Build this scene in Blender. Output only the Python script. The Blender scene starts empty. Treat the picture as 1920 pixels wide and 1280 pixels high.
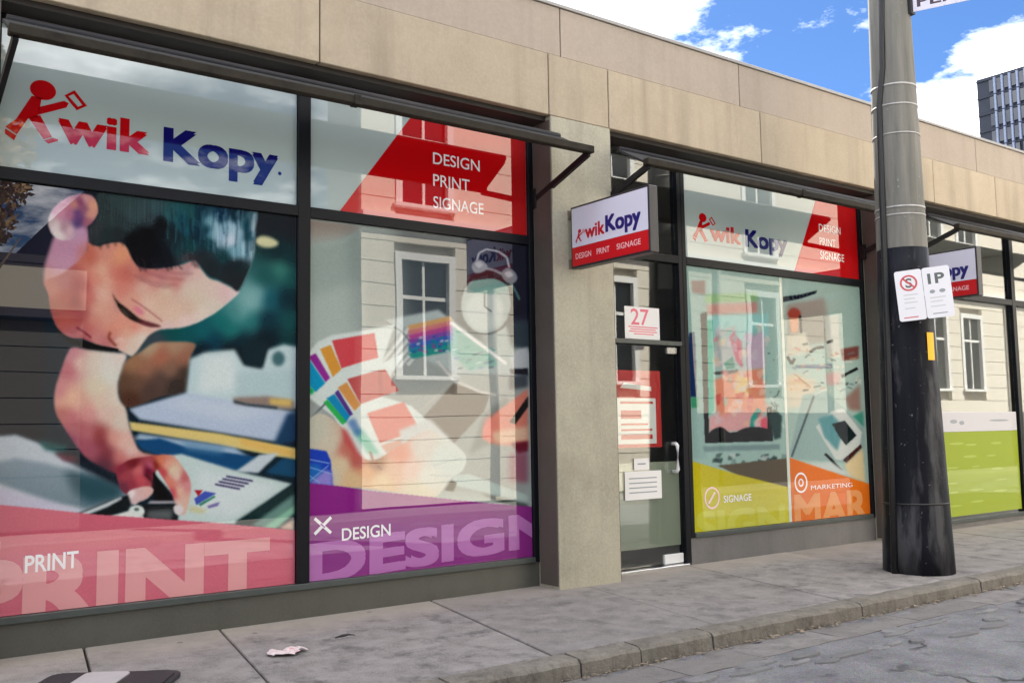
import bpy, bmesh, math, random
import numpy as np
from mathutils import Vector, Matrix

random.seed(7)
SC = bpy.context.scene
COL = SC.collection

# ------------------------------------------------------------------ camera
cam_d = bpy.data.cameras.new("camera")
cam = bpy.data.objects.new("camera", cam_d)
COL.objects.link(cam)
cam_d.sensor_width = 36.0
cam_d.lens = 1809.34 / 1920 * 36
cam_d.clip_start = 0.05
cam_d.clip_end = 3000
_r = Vector((0.80733, -0.58989, -0.01583))
_d = Vector((0.04101, 0.08286, -0.99572))
_f = Vector((0.58867, 0.80322, 0.09138))
m = Matrix((_r, -_d, -_f)).transposed().to_4x4()
m.translation = (0, 0, 1.5)
cam.matrix_world = m
SC.camera = cam

# ------------------------------------------------------------------ sky, sun, exposure
SUN_AZ, SUN_EL = 33.0, 47.0
world = bpy.data.worlds.new("World")
SC.world = world
world.use_nodes = True
wt = world.node_tree
bg = wt.nodes["Background"]
bg.inputs[1].default_value = 0.10
sky = wt.nodes.new("ShaderNodeTexSky")
sky.sky_type = 'NISHITA'
sky.sun_disc = False
sky.sun_elevation = math.radians(SUN_EL)
sky.sun_rotation = math.radians(SUN_AZ)
sky.dust_density = 0.2
sky.ozone_density = 3.0


def wn(kind, **kw):
    n = wt.nodes.new(kind)
    for k, v in kw.items():
        setattr(n, k, v)
    return n


def wmath(op, a, b=None):
    n = wn("ShaderNodeMath", operation=op)
    for i, s in enumerate((a, b)):
        if s is None:
            continue
        if isinstance(s, (int, float)):
            n.inputs[i].default_value = s
        else:
            wt.links.new(s, n.inputs[i])
    return n.outputs[0]


tc = wn("ShaderNodeTexCoord")
sep = wn("ShaderNodeSeparateXYZ")
wt.links.new(tc.outputs["Generated"], sep.inputs[0])
den = wmath('ADD', wmath('MAXIMUM', sep.outputs[2], 0.0), 0.16)
cmb = wn("ShaderNodeCombineXYZ")
wt.links.new(wmath('DIVIDE', sep.outputs[0], den), cmb.inputs[0])
wt.links.new(wmath('DIVIDE', sep.outputs[1], den), cmb.inputs[1])
CLOUD_OFF = (19.37995, 39.42033, 0.0)
cmap = wn("ShaderNodeMapping")
cmap.inputs["Location"].default_value = CLOUD_OFF
wt.links.new(cmb.outputs[0], cmap.inputs[0])
cn = wn("ShaderNodeTexNoise")
cn.inputs["Scale"].default_value = 1.7
cn.inputs["Detail"].default_value = 9
cn.inputs["Roughness"].default_value = 0.62
wt.links.new(cmap.outputs[0], cn.inputs["Vector"])
cr = wn("ShaderNodeValToRGB")
cr.color_ramp.elements[0].position = 0.445
cr.color_ramp.elements[1].position = 0.60
wt.links.new(cn.outputs["Fac"], cr.inputs[0])
cmix = wn("ShaderNodeMix", data_type='RGBA')
wt.links.new(cr.outputs[0], cmix.inputs[0])
skyt = wn("ShaderNodeMix", data_type='RGBA', blend_type='MULTIPLY')
skyt.inputs[0].default_value = 1.0
wt.links.new(sky.outputs[0], skyt.inputs[6])
skyt.inputs[7].default_value = (0.145, 0.207, 0.29, 1)
wt.links.new(skyt.outputs[2], cmix.inputs[6])
cmix.inputs[7].default_value = (10.5, 10.5, 10.6, 1)
wt.links.new(cmix.outputs[2], bg.inputs[0])

sun_d = bpy.data.lights.new("sun", 'SUN')
sun_d.energy = 4.6
sun_d.angle = math.radians(0.5)
sun_d.color = (1.0, 0.95, 0.86)
sun = bpy.data.objects.new("sun", sun_d)
COL.objects.link(sun)
_S = Vector((math.sin(math.radians(SUN_AZ)) * math.cos(math.radians(SUN_EL)),
             math.cos(math.radians(SUN_AZ)) * math.cos(math.radians(SUN_EL)),
             math.sin(math.radians(SUN_EL))))
sun.rotation_euler = _S.to_track_quat('Z', 'Y').to_euler()
sun.location = (0, 0, 30)

SC.view_settings.view_transform = 'Standard'
SC.view_settings.look = 'None'
SC.view_settings.gamma = 1
SC.view_settings.use_curve_mapping = False
SC.view_settings.exposure = 2.22

# ------------------------------------------------------------------ helpers


def lin(c):
    return tuple((x / 12.92 if x <= 0.04045 else ((x + 0.055) / 1.055) ** 2.4) for x in [v / 255.0 for v in c])


class Nodes:
    def __init__(s, name):
        s.m = bpy.data.materials.new(name)
        s.m.use_nodes = True
        s.t = s.m.node_tree
        s.b = s.t.nodes["Principled BSDF"]
        s.out = s.t.nodes["Material Output"]

    def n(s, kind, **kw):
        x = s.t.nodes.new(kind)
        for k, v in kw.items():
            if k.startswith("i_"):
                x.inputs[k[2:]].default_value = v
            else:
                setattr(x, k, v)
        return x

    def l(s, a, b):
        s.t.links.new(a, b)


def mat(name, col, rough=0.6, metal=0.0, var=0.0, scale=4.0, streak=0.0, bump=0.0, bscale=60.0, sfreq=5.0,
        dark=None, dark_amt=0.0, dscale=1.5, coat=0.0, spec=0.5, piece=0.0, dust=None, gum=False):
    """plain surface: base colour, large blotches, vertical streaks, grain, fine relief"""
    N = Nodes(name)
    b = N.b
    b.inputs["Roughness"].default_value = rough
    b.inputs["Metallic"].default_value = metal
    b.inputs["Specular IOR Level"].default_value = spec
    b.inputs["Coat Weight"].default_value = coat
    b.inputs["Coat Roughness"].default_value = 0.05
    cur = None
    geo = N.n("ShaderNodeNewGeometry")
    pos = geo.outputs["Position"]

    def chain(fac_socket, amount, to):
        nonlocal cur
        mx = N.n("ShaderNodeMix", data_type='RGBA')
        mul = N.n("ShaderNodeMath", operation='MULTIPLY')
        N.l(fac_socket, mul.inputs[0])
        mul.inputs[1].default_value = amount
        N.l(mul.outputs[0], mx.inputs[0])
        if cur is None:
            mx.inputs[6].default_value = (*col, 1)
        else:
            N.l(cur, mx.inputs[6])
        mx.inputs[7].default_value = (*to, 1)
        cur = mx.outputs[2]

    def ramp(noise, a, bb):
        r = N.n("ShaderNodeMapRange")
        r.inputs[1].default_value = a
        r.inputs[2].default_value = bb
        N.l(noise, r.inputs[0])
        return r.outputs[0]

    if var > 0:
        n1 = N.n("ShaderNodeTexNoise", i_Scale=scale, i_Detail=6.0, i_Roughness=0.65)
        N.l(pos, n1.inputs["Vector"])
        chain(ramp(n1.outputs["Fac"], 0.35, 0.7), 1.0, tuple(c * (1 - var) for c in col))
        n2 = N.n("ShaderNodeTexNoise", i_Scale=scale * 22, i_Detail=4.0, i_Roughness=0.7)
        N.l(pos, n2.inputs["Vector"])
        chain(ramp(n2.outputs["Fac"], 0.4, 0.75), 0.6, tuple(min(1, c * (1 + var)) for c in col))
    if streak > 0:
        mp = N.n("ShaderNodeMapping")
        mp.inputs["Scale"].default_value = (sfreq, sfreq, 0.35 if sfreq < 9 else 2.5)
        N.l(pos, mp.inputs[0])
        n3 = N.n("ShaderNodeTexNoise", i_Scale=1.0, i_Detail=5.0, i_Roughness=0.6)
        N.l(mp.outputs[0], n3.inputs["Vector"])
        chain(ramp(n3.outputs["Fac"], 0.5, 0.78), streak, tuple(c * 0.5 for c in col))
    if dark is not None:
        n4 = N.n("ShaderNodeTexNoise", i_Scale=dscale, i_Detail=7.0, i_Roughness=0.7)
        N.l(pos, n4.inputs["Vector"])
        chain(ramp(n4.outputs["Fac"], 0.52, 0.68), dark_amt, dark)
    if dust is not None:      # pale dirt gathered along the foot of the shopfront
        sp = N.n("ShaderNodeSeparateXYZ")
        N.l(pos, sp.inputs[0])
        nd = N.n("ShaderNodeTexNoise", i_Scale=2.6, i_Detail=6.0, i_Roughness=0.7)
        N.l(pos, nd.inputs["Vector"])
        ma = N.n("ShaderNodeMath", operation='MULTIPLY_ADD')
        N.l(nd.outputs["Fac"], ma.inputs[0])
        ma.inputs[1].default_value = 0.9
        N.l(sp.outputs[1], ma.inputs[2])
        chain(ramp(ma.outputs[0], 7.35, 7.85), 0.8, dust)
    if gum:                   # trodden spots
        vg = N.n("ShaderNodeTexVoronoi", i_Scale=2.3)
        N.l(pos, vg.inputs["Vector"])
        cg = N.n("ShaderNodeMath", operation='LESS_THAN')
        N.l(vg.outputs["Distance"], cg.inputs[0])
        cg.inputs[1].default_value = 0.055
        chain(cg.outputs[0], 0.55, (0.06, 0.058, 0.058))
        vh = N.n("ShaderNodeTexVoronoi", i_Scale=3.7)
        N.l(pos, vh.inputs["Vector"])
        ch = N.n("ShaderNodeMath", operation='LESS_THAN')
        N.l(vh.outputs["Distance"], ch.inputs[0])
        ch.inputs[1].default_value = 0.04
        chain(ch.outputs[0], 0.45, (0.36, 0.34, 0.33))
    if piece > 0:             # every slab or panel a little different
        oi = N.n("ShaderNodeObjectInfo")
        chain(oi.outputs["Random"], piece, tuple(c * 0.55 for c in col))
    if cur is None:
        b.inputs["Base Color"].default_value = (*col, 1)
    else:
        N.l(cur, b.inputs["Base Color"])
    if bump > 0:
        nb = N.n("ShaderNodeTexNoise", i_Scale=bscale, i_Detail=5.0, i_Roughness=0.65)
        N.l(pos, nb.inputs["Vector"])
        bp = N.n("ShaderNodeBump", i_Strength=bump, i_Distance=0.01)
        N.l(nb.outputs["Fac"], bp.inputs["Height"])
        N.l(bp.outputs[0], b.inputs["Normal"])
    return N.m


def glassy(name, col=None, image=None, ior=2.0, rough=0.006, base_rough=0.5, wav=0.0):
    """a print or panel under a mirror-smooth clear sheet: diffuse below, Fresnel mirror above"""
    N = Nodes(name)
    N.t.nodes.remove(N.b)
    d = N.n("ShaderNodeBsdfDiffuse")
    if image is not None:
        tx = N.n("ShaderNodeTexImage", interpolation='Cubic', extension='EXTEND')
        tx.image = image
        N.l(tx.outputs[0], d.inputs[0])
    else:
        d.inputs[0].default_value = (*col, 1)
    g = N.n("ShaderNodeBsdfGlossy")
    g.inputs["Roughness"].default_value = rough
    fr = N.n("ShaderNodeFresnel", i_IOR=ior)
    mx = N.n("ShaderNodeMixShader")
    N.l(fr.outputs[0], mx.inputs[0])
    N.l(d.outputs[0], mx.inputs[1])
    N.l(g.outputs[0], mx.inputs[2])
    N.l(mx.outputs[0], N.out.inputs[0])
    if wav > 0:
        geo = N.n("ShaderNodeNewGeometry")
        nz = N.n("ShaderNodeTexNoise", i_Scale=0.9, i_Detail=1.0)
        N.l(geo.outputs["Position"], nz.inputs["Vector"])
        bp = N.n("ShaderNodeBump", i_Strength=wav, i_Distance=0.02)
        N.l(nz.outputs["Fac"], bp.inputs["Height"])
        N.l(bp.outputs[0], g.inputs["Normal"])
    return N.m


def clear_glass(name, tint=(0.95, 0.97, 0.96), ior=1.9, wav=0.0):
    N = Nodes(name)
    N.t.nodes.remove(N.b)
    tr = N.n("ShaderNodeBsdfTransparent")
    tr.inputs[0].default_value = (*tint, 1)
    g = N.n("ShaderNodeBsdfGlossy")
    g.inputs["Roughness"].default_value = 0.004
    geo = N.n("ShaderNodeNewGeometry")
    ex = N.n("ShaderNodeMath", operation='MULTIPLY_ADD')      # leaving the sheet: same Fresnel as entering it
    ex.inputs[1].default_value = -2.0
    ex.inputs[2].default_value = 1.0
    N.l(geo.outputs["Backfacing"], ex.inputs[0])
    pw = N.n("ShaderNodeMath", operation='POWER')
    pw.inputs[0].default_value = ior
    N.l(ex.outputs[0], pw.inputs[1])
    fr = N.n("ShaderNodeFresnel")
    N.l(pw.outputs[0], fr.inputs["IOR"])
    mx = N.n("ShaderNodeMixShader")
    N.l(fr.outputs[0], mx.inputs[0])
    N.l(tr.outputs[0], mx.inputs[1])
    N.l(g.outputs[0], mx.inputs[2])
    N.l(mx.outputs[0], N.out.inputs[0])
    return N.m


def wpos(o):
    v = Vector((0, 0, 0))
    while o is not None:
        v += o.location
        o = o.parent
    return v


def link(name, me, material=None, parent=None, keep=True):
    o = bpy.data.objects.new(name, me)
    COL.objects.link(o)
    if material is not None and me is not None:
        me.materials.append(material)
    if parent is not None:
        o.parent = parent
        if keep:
            o.location = -wpos(parent)
    return o


def tag(o, label=None, cat=None, group=None, kind=None):
    if label:
        o["label"] = label
    if cat:
        o["category"] = cat
    if group:
        o["group"] = group
    if kind:
        o["kind"] = kind
    return o


def thing(name, loc, label, cat, group=None):
    o = bpy.data.objects.new(name, None)
    o.empty_display_size = 0.2
    COL.objects.link(o)
    o.location = loc
    return tag(o, label, cat, group)


def from_bm(name, bm, material, parent=None, smooth=False, keep=True, recalc=True):
    if recalc:
        bmesh.ops.recalc_face_normals(bm, faces=bm.faces)
    me = bpy.data.meshes.new(name)
    bm.to_mesh(me)
    bm.free()
    for p in me.polygons:
        p.use_smooth = smooth
    return link(name, me, material, parent, keep)


def bm_box(bm, x0, x1, y0, y1, z0, z1, bevel=0.0, seg=1):
    b2 = bmesh.new()
    vs = [b2.verts.new((x, y, z)) for x in (x0, x1) for y in (y0, y1) for z in (z0, z1)]
    for f in ((0, 1, 3, 2), (4, 6, 7, 5), (0, 4, 5, 1), (2, 3, 7, 6), (0, 2, 6, 4), (1, 5, 7, 3)):
        b2.faces.new([vs[i] for i in f])
    bmesh.ops.recalc_face_normals(b2, faces=b2.faces)
    if bevel > 0:
        bmesh.ops.bevel(b2, geom=b2.edges[:], offset=bevel, segments=seg, affect='EDGES', profile=0.5)
    tmp = bpy.data.meshes.new("tmp")
    b2.to_mesh(tmp)
    b2.free()
    bm.from_mesh(tmp)
    bpy.data.meshes.remove(tmp)


def box(name, x0, x1, y0, y1, z0, z1, material, parent=None, bevel=0.0, seg=1, keep=True):
    bm = bmesh.new()
    bm_box(bm, x0, x1, y0, y1, z0, z1, bevel, seg)
    return from_bm(name, bm, material, parent, False, keep)


def boxes(name, lst, material, parent=None, bevel=0.0, keep=True):
    bm = bmesh.new()
    for q in lst:
        bm_box(bm, *q, bevel)
    return from_bm(name, bm, material, parent, False, keep)


def bm_bar(bm, p0, p1, w, h, up=(0, 0, 1)):
    p0, p1 = Vector(p0), Vector(p1)
    d = (p1 - p0).normalized()
    s = d.cross(Vector(up)).normalized() * (w / 2)
    u = s.normalized().cross(d).normalized() * (h / 2)
    vs = [bm.verts.new(p + a * s + c * u) for p in (p0, p1) for a, c in ((-1, -1), (1, -1), (1, 1), (-1, 1))]
    for f in ((0, 1, 2, 3), (7, 6, 5, 4), (0, 4, 5, 1), (1, 5, 6, 2), (2, 6, 7, 3), (3, 7, 4, 0)):
        bm.faces.new([vs[i] for i in f])


def bar(name, p0, p1, w, h, material, parent=None, up=(0, 0, 1), keep=True):
    bm = bmesh.new()
    bm_bar(bm, p0, p1, w, h, up)
    return from_bm(name, bm, material, parent, False, keep)


def bm_tube(bm, pts, r, seg=8, cap=True):
    pts = [Vector(p) for p in pts]
    rings = []
    for i, p in enumerate(pts):
        d = (pts[min(i + 1, len(pts) - 1)] - pts[max(i - 1, 0)]).normalized()
        a = d.cross(Vector((0, 0, 1)))
        if a.length < 1e-3:
            a = Vector((1, 0, 0))
        a.normalize()
        b = d.cross(a).normalized()
        rr = r[i] if isinstance(r, (list, tuple)) else r
        rings.append([bm.verts.new(p + rr * (math.cos(t) * a + math.sin(t) * b))
                      for t in [2 * math.pi * k / seg for k in range(seg)]])
    for A, B in zip(rings, rings[1:]):
        for k in range(seg):
            bm.faces.new((A[k], A[(k + 1) % seg], B[(k + 1) % seg], B[k]))
    if cap:
        bm.faces.new(rings[0][::-1])
        bm.faces.new(rings[-1])


def tube(name, pts, r, material, parent=None, seg=10, keep=True, smooth=True):
    bm = bmesh.new()
    bm_tube(bm, pts, r, seg)
    return from_bm(name, bm, material, parent, smooth, keep)


class Frame:
    """a flat place in the world: (u, v, w) -> O + u U + v V + w N"""

    def __init__(s, O, U, V, N):
        s.O, s.U, s.V, s.N = map(Vector, (O, U, V, N))

    def p(s, u, v, w=0.0):
        return s.O + u * s.U + v * s.V + w * s.N


def flat_polys(name, polys, fr, material, parent=None, w=0.0, th=0.0012, keep=True):
    """flat shapes cut from thin film, each a polygon in (u, v)"""
    bm = bmesh.new()
    for poly in polys:
        bot = [bm.verts.new(fr.p(u, v, w)) for u, v in poly]
        top = [bm.verts.new(fr.p(u, v, w + th)) for u, v in poly]
        bm.faces.new(top)
        n = len(poly)
        for i in range(n):
            bm.faces.new((bot[i], bot[(i + 1) % n], top[(i + 1) % n], top[i]))
    bmesh.ops.triangulate(bm, faces=[f for f in bm.faces if len(f.verts) > 4])
    return from_bm(name, bm, material, parent, False, keep)


def ring(cu, cv, ro, ri, a0=0, a1=360, n=28, asp=1.0):
    out = []
    for k in range(n):
        t0 = math.radians(a0 + (a1 - a0) * k / n)
        t1 = math.radians(a0 + (a1 - a0) * (k + 1) / n)
        c = math.cos
        s = math.sin
        out.append([(cu + ri * c(t0), cv + ri * s(t0) * asp), (cu + ro * c(t0), cv + ro * s(t0) * asp),
                    (cu + ro * c(t1), cv + ro * s(t1) * asp), (cu + ri * c(t1), cv + ri * s(t1) * asp)])
    return out


def disc(cu, cv, r, rv=None, n=28, rot=0.0):
    rv = rv or r
    cr_, sr_ = math.cos(rot), math.sin(rot)
    return [(cu + r * math.cos(t) * cr_ - rv * math.sin(t) * sr_, cv + r * math.cos(t) * sr_ + rv * math.sin(t) * cr_)
            for t in [2 * math.pi * k / n for k in range(n)]]


def seg_poly(u0, v0, u1, v1, w):
    d = Vector((u1 - u0, v1 - v0)).normalized()
    nx, ny = -d.y * w / 2, d.x * w / 2
    return [(u0 + nx, v0 + ny), (u1 + nx, v1 + ny), (u1 - nx, v1 - ny), (u0 - nx, v0 - ny)]


def lettering(s, fr, u0, u1, v0, v1, material, parent=None, bold=0.0, w=0.0, name="lettering", clip=None, skew=0.0,
              keep=True, space=1.0, th=0.0012, heavy=0.0):
    cu = bpy.data.curves.new("t", 'FONT')
    cu.body = s
    cu.size = 1.0
    cu.offset = bold
    cu.space_character = space
    cu.resolution_u = 5
    o = bpy.data.objects.new("t", cu)
    COL.objects.link(o)
    dg = bpy.context.evaluated_depsgraph_get()
    me = bpy.data.meshes.new_from_object(o.evaluated_get(dg))
    bpy.data.objects.remove(o)
    bpy.data.curves.remove(cu)
    co = np.array([v.co[:] for v in me.vertices])
    mn, mx = co.min(0), co.max(0)
    bm = bmesh.new()
    bm.from_mesh(me)
    bpy.data.meshes.remove(me)
    if heavy:
        u0, u1, v0, v1 = u0 + heavy, u1 - heavy, v0 + heavy * 0.62, v1 - heavy * 0.62
    for v in bm.verts:
        a = (v.co.x - mn[0]) / (mx[0] - mn[0])
        b = (v.co.y - mn[1]) / (mx[1] - mn[1])
        uu = u0 + a * (u1 - u0)
        v.co = (uu, v0 + b * (v1 - v0) + skew * (uu - u0), 0)
    if heavy:
        hu = heavy
        hv = heavy * 0.62
        tmp = bpy.data.meshes.new("tmp")
        bm.to_mesh(tmp)
        bm.clear()
        n0 = 0
        for k, (a, b) in enumerate(((-1, -1), (1, -1), (-1, 1), (1, 1), (0, 0))):
            bm.from_mesh(tmp)
            bm.verts.ensure_lookup_table()
            for v in bm.verts[n0:]:
                v.co.x += a * hu
                v.co.y += b * hv
                v.co.z += 0.0003 * k
            n0 = len(bm.verts)
        bpy.data.meshes.remove(tmp)
    if clip:
        for ax, val, sgn in clip:
            pc = Vector((val, 0, 0)) if ax == 'u' else Vector((0, val, 0))
            pn = Vector((sgn, 0, 0)) if ax == 'u' else Vector((0, sgn, 0))
            bmesh.ops.bisect_plane(bm, geom=bm.verts[:] + bm.edges[:] + bm.faces[:], plane_co=pc, plane_no=pn,
                                   clear_outer=True)
    for v in bm.verts:
        v.co = fr.p(v.co.x, v.co.y, w + th + v.co.z)
    bm.normal_update()
    for f in bm.faces:
        if f.normal.dot(fr.N) < 0:
            f.normal_flip()
    return from_bm(name, bm, material, parent, False, keep, False)


# ------------------------------------------------------------------ printed pictures
# the prints are drawn by the code below as soft shapes, then laid out on their flat sheets
T2G = np.array([[0.0031138580276611153, 0.00015819377142016293, 1.0175676537927858],
                [-0.0005110134990629261, -0.0037772609509828785, 4.6522185914992695],
                [-0.0002999592381383852, 4.2135617302369746e-05, 1.0]])   # tracing sheet -> metres on the glass
G2T = np.linalg.inv(T2G)


def gl(x, y):
    t = T2G @ np.array([x, y, 1.0])
    return float(t[0] / t[2]), float(t[1] / t[2])


class Print:
    def __init__(s, x0, y0, x1, y1, base, crisp=1.0):
        s.crisp = crisp
        s.x0, s.y0 = x0, y0
        s.w, s.h = x1 - x0, y1 - y0
        s.a = np.ones((s.h, s.w, 3), np.float32) * (np.array(base, np.float32) / 255)
        s.rng = np.random.default_rng(3)

    def _blur(s, m, b):
        if b <= 0.3:
            return m
        k = int(math.ceil(b * 2.6))
        x = np.arange(-k, k + 1)
        g = np.exp(-x * x / (2 * b * b))
        g /= g.sum()
        m = np.apply_along_axis(lambda r: np.convolve(r, g, 'same'), 0, m)
        m = np.apply_along_axis(lambda r: np.convolve(r, g, 'same'), 1, m)
        return m

    def _put(s, m, bx, by, col, op):
        h, w = m.shape
        X0, Y0 = max(bx, 0), max(by, 0)
        X1, Y1 = min(bx + w, s.w), min(by + h, s.h)
        if X1 <= X0 or Y1 <= Y0:
            return
        mm = (m[Y0 - by:Y1 - by, X0 - bx:X1 - bx] * op)[..., None]
        c = np.array(col, np.float32) / 255
        if c.ndim == 2:   # top and bottom colour
            t = np.linspace(0, 1, h)[Y0 - by:Y1 - by, None, None]
            c = c[0] * (1 - t) + c[1] * t
        s.a[Y0:Y1, X0:X1] = s.a[Y0:Y1, X0:X1] * (1 - mm) + c * mm

    def poly(s, col, pts, blur=1.2, op=1.0):
        blur = blur * s.crisp
        p = np.array(pts, float) - (s.x0, s.y0)
        pad = int(blur * 3 + 2)
        bx, by = int(p[:, 0].min()) - pad, int(p[:, 1].min()) - pad
        w, h = int(p[:, 0].max()) + pad - bx + 1, int(p[:, 1].max()) + pad - by + 1
        yy, xx = np.mgrid[0:h, 0:w]
        xx = xx + bx + 0.5
        yy = yy + by + 0.5
        ins = np.zeros((h, w), bool)
        n = len(p)
        for i in range(n):
            xa, ya = p[i]
            xb, yb = p[(i + 1) % n]
            if ya == yb:
                continue
            c = ((ya > yy) != (yb > yy)) & (xx < (xb - xa) * (yy - ya) / (yb - ya) + xa)
            ins ^= c
        s._put(s._blur(ins.astype(np.float32), max(blur, 0.7)), bx, by, col, op)

    def curve(s, pts, n=6):
        """closed smooth curve through the points"""
        p = np.array(pts, float)
        a, b, c, d = np.roll(p, 1, 0), p, np.roll(p, -1, 0), np.roll(p, -2, 0)
        out = []
        for t in np.linspace(0, 1, n, endpoint=False):
            out.append(0.5 * (2 * b + (c - a) * t + (2 * a - 5 * b + 4 * c - d) * t * t + (3 * b - a - 3 * c + d) * t ** 3))
        return np.stack(out, 1).reshape(-1, 2).tolist()

    def smooth(s, col, pts, blur=1.2, op=1.0):
        s.poly(col, s.curve(pts), blur, op)

    def field(s, pts, cols, blur=1.5, soft=9.0, power=2.2, op=1.0, grain=0.0, melt=5.0):
        """a smooth outline filled with colours spread from many small samples"""
        before = s.a.copy()
        s.a[:] = 0
        s.poly((255, 255, 255), s.curve(pts), blur, op)
        mask = s.a[..., :1].copy()
        s.a = before
        ys, xs = np.where(mask[..., 0] > 0.002)
        y0, y1, x0, x1 = ys.min(), ys.max() + 1, xs.min(), xs.max() + 1
        yy, xx = np.mgrid[y0:y1, x0:x1]
        num = np.zeros((y1 - y0, x1 - x0, 3))
        den = np.zeros((y1 - y0, x1 - x0, 1))
        for x, y, c in cols:
            d2 = (xx + s.x0 - x) ** 2 + (yy + s.y0 - y) ** 2 + soft * soft
            w = (1.0 / d2 ** power)[..., None]
            num += w * np.array(c, float) / 255
            den += w
        f = num / den
        k = int(melt * 3) + 1
        f = np.stack([s._blur(np.pad(f[..., c], k, mode='edge'), melt)[k:-k, k:-k] for c in range(3)], -1)
        if grain:
            r = s.rng.normal(0, grain, (1, x1 - x0, 1)) + 0 * f[..., :1]
            r = r + s.rng.normal(0, grain * 0.4, f[..., :1].shape)
            f = np.clip(f * (1 + r), 0, 1)
        m = mask[y0:y1, x0:x1]
        s.a[y0:y1, x0:x1] = s.a[y0:y1, x0:x1] * (1 - m) + f * m

    def ell(s, col, cx, cy, rx, ry, ang=0, blur=1.5, op=1.0):
        a = math.radians(ang)
        s.poly(col, [(cx + rx * math.cos(t) * math.cos(a) - ry * math.sin(t) * math.sin(a),
                      cy + rx * math.cos(t) * math.sin(a) + ry * math.sin(t) * math.cos(a))
                     for t in np.linspace(0, 2 * math.pi, 36, endpoint=False)], blur, op)

    def line(s, col, pts, w=2.0, blur=0.8, op=1.0):
        for (xa, ya), (xb, yb) in zip(pts, pts[1:]):
            d = math.hypot(xb - xa, yb - ya) or 1
            nx, ny = -(yb - ya) / d * w / 2, (xb - xa) / d * w / 2
            s.poly(col, [(xa + nx, ya + ny), (xb + nx, yb + ny), (xb - nx, yb - ny), (xa - nx, ya - ny)], blur, op)

    def image(s, name, u0, u1, v0, v1, W, H, gain=0.92):
        """resample the drawing on to the flat sheet u0..u1 by v0..v1"""
        u = u0 + (np.arange(W) + 0.5) / W * (u1 - u0)
        v = v0 + (np.arange(H) + 0.5) / H * (v1 - v0)
        U, V = np.meshgrid(u, v)
        q = G2T @ np.stack([U.ravel(), V.ravel(), np.ones(U.size)])
        x = np.clip(q[0] / q[2] - s.x0 - 0.5, 0, s.w - 1.001)
        y = np.clip(q[1] / q[2] - s.y0 - 0.5, 0, s.h - 1.001)
        xi, yi = x.astype(int), y.astype(int)
        fx, fy = (x - xi)[:, None], (y - yi)[:, None]
        A = s.a
        c = (A[yi, xi] * (1 - fx) + A[yi, xi + 1] * fx) * (1 - fy) + (A[yi + 1, xi] * (1 - fx) + A[yi + 1, xi + 1] * fx) * fy
        g = s.rng.normal(0, 1, (H, W))                       # print grain: fine speckle and soft cloudiness
        c = c.reshape(H, W, 3) * (1 + (0.012 * s._blur(g, 0.8) / 0.35)[..., None])
        c = np.clip(c.reshape(-1, 3), 0, 1)
        c = np.where(c <= 0.04045, c / 12.92, ((c + 0.055) / 1.055) ** 2.4) * gain
        im = bpy.data.images.new(name, W, H, float_buffer=True)
        im.colorspace_settings.name = 'Non-Color'
        px = np.ones((W * H, 4), np.float32)
        px[:, :3] = c
        im.pixels.foreach_set(px.ravel())
        im.update()
        im.pack()
        return im


def sheet(name, u0, u1, v0, v1, y, material, parent=None, th=0.003):
    """a thin flat sheet facing the street, its print laid over the front"""
    bm = bmesh.new()
    uvl = bm.loops.layers.uv.new("UVMap")
    vs = [bm.verts.new((x, yy, z)) for x in (u0, u1) for yy in (y, y + th) for z in (v0, v1)]
    for f in ((0, 1, 3, 2), (4, 6, 7, 5), (0, 4, 5, 1), (2, 3, 7, 6), (0, 2, 6, 4), (1, 5, 7, 3)):
        bm.faces.new([vs[i] for i in f])
    for f in bm.faces:
        for l in f.loops:
            l[uvl].uv = ((l.vert.co.x - u0) / (u1 - u0), (l.vert.co.z - v0) / (v1 - v0))
    return from_bm(name, bm, material, parent)


# ------------------------------------------------------------------ materials
M = {}
M["fascia"] = mat("fascia concrete", (0.415, 0.34, 0.245), 0.75, var=0.16, scale=1.6, streak=0.6, bump=0.15, bscale=45, piece=0.16,
                  dark=(0.30, 0.23, 0.15), dark_amt=0.35, dscale=1.3)
M["parapet"] = mat("parapet concrete", (0.37, 0.305, 0.245), 0.75, var=0.14, scale=1.1, streak=0.3, bump=0.15, bscale=45, piece=0.2)
M["pillar"] = mat("pillar concrete", (0.395, 0.37, 0.285), 0.8, var=0.24, scale=1.7, streak=0.5, bump=0.25, bscale=50,
                  dark=(0.27, 0.24, 0.18), dark_amt=0.5, dscale=1.4)
M["joint"] = mat("joint sealant", (0.10, 0.08, 0.06), 0.9)
M["coping"] = mat("coping metal", (0.30, 0.29, 0.28), 0.5, metal=0.5)
M["soffit"] = mat("soffit paint", (0.028, 0.023, 0.02), 0.7, var=0.2, scale=3)
M["frame"] = mat("dark frame paint", (0.006, 0.007, 0.010), 0.4, var=0.15, scale=6, spec=0.2)
M["sill"] = mat("sill metal", (0.06, 0.072, 0.068), 0.4, var=0.15, scale=5)
M["plinth"] = mat("plinth render", (0.085, 0.085, 0.072), 0.38, var=0.2, scale=2.5, streak=0.2, bump=0.05)
M["plinth_grey"] = mat("grey plinth render", (0.15, 0.145, 0.145), 0.45, var=0.25, scale=2.5, streak=0.4, bump=0.08)
M["awning"] = mat("awning bar paint", (0.026, 0.021, 0.014), 0.7, var=0.5, scale=8, spec=0.2, dark=(0.006, 0.005, 0.004), dark_amt=0.7, dscale=7)
M["awning_cloth"] = mat("awning cloth", (0.02, 0.02, 0.021), 0.9)
M["arm"] = mat("awning arm paint", (0.008, 0.007, 0.009), 0.5, spec=0.3)
M["interior"] = mat("interior paint", (0.62, 0.61, 0.59), 0.8)
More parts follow.
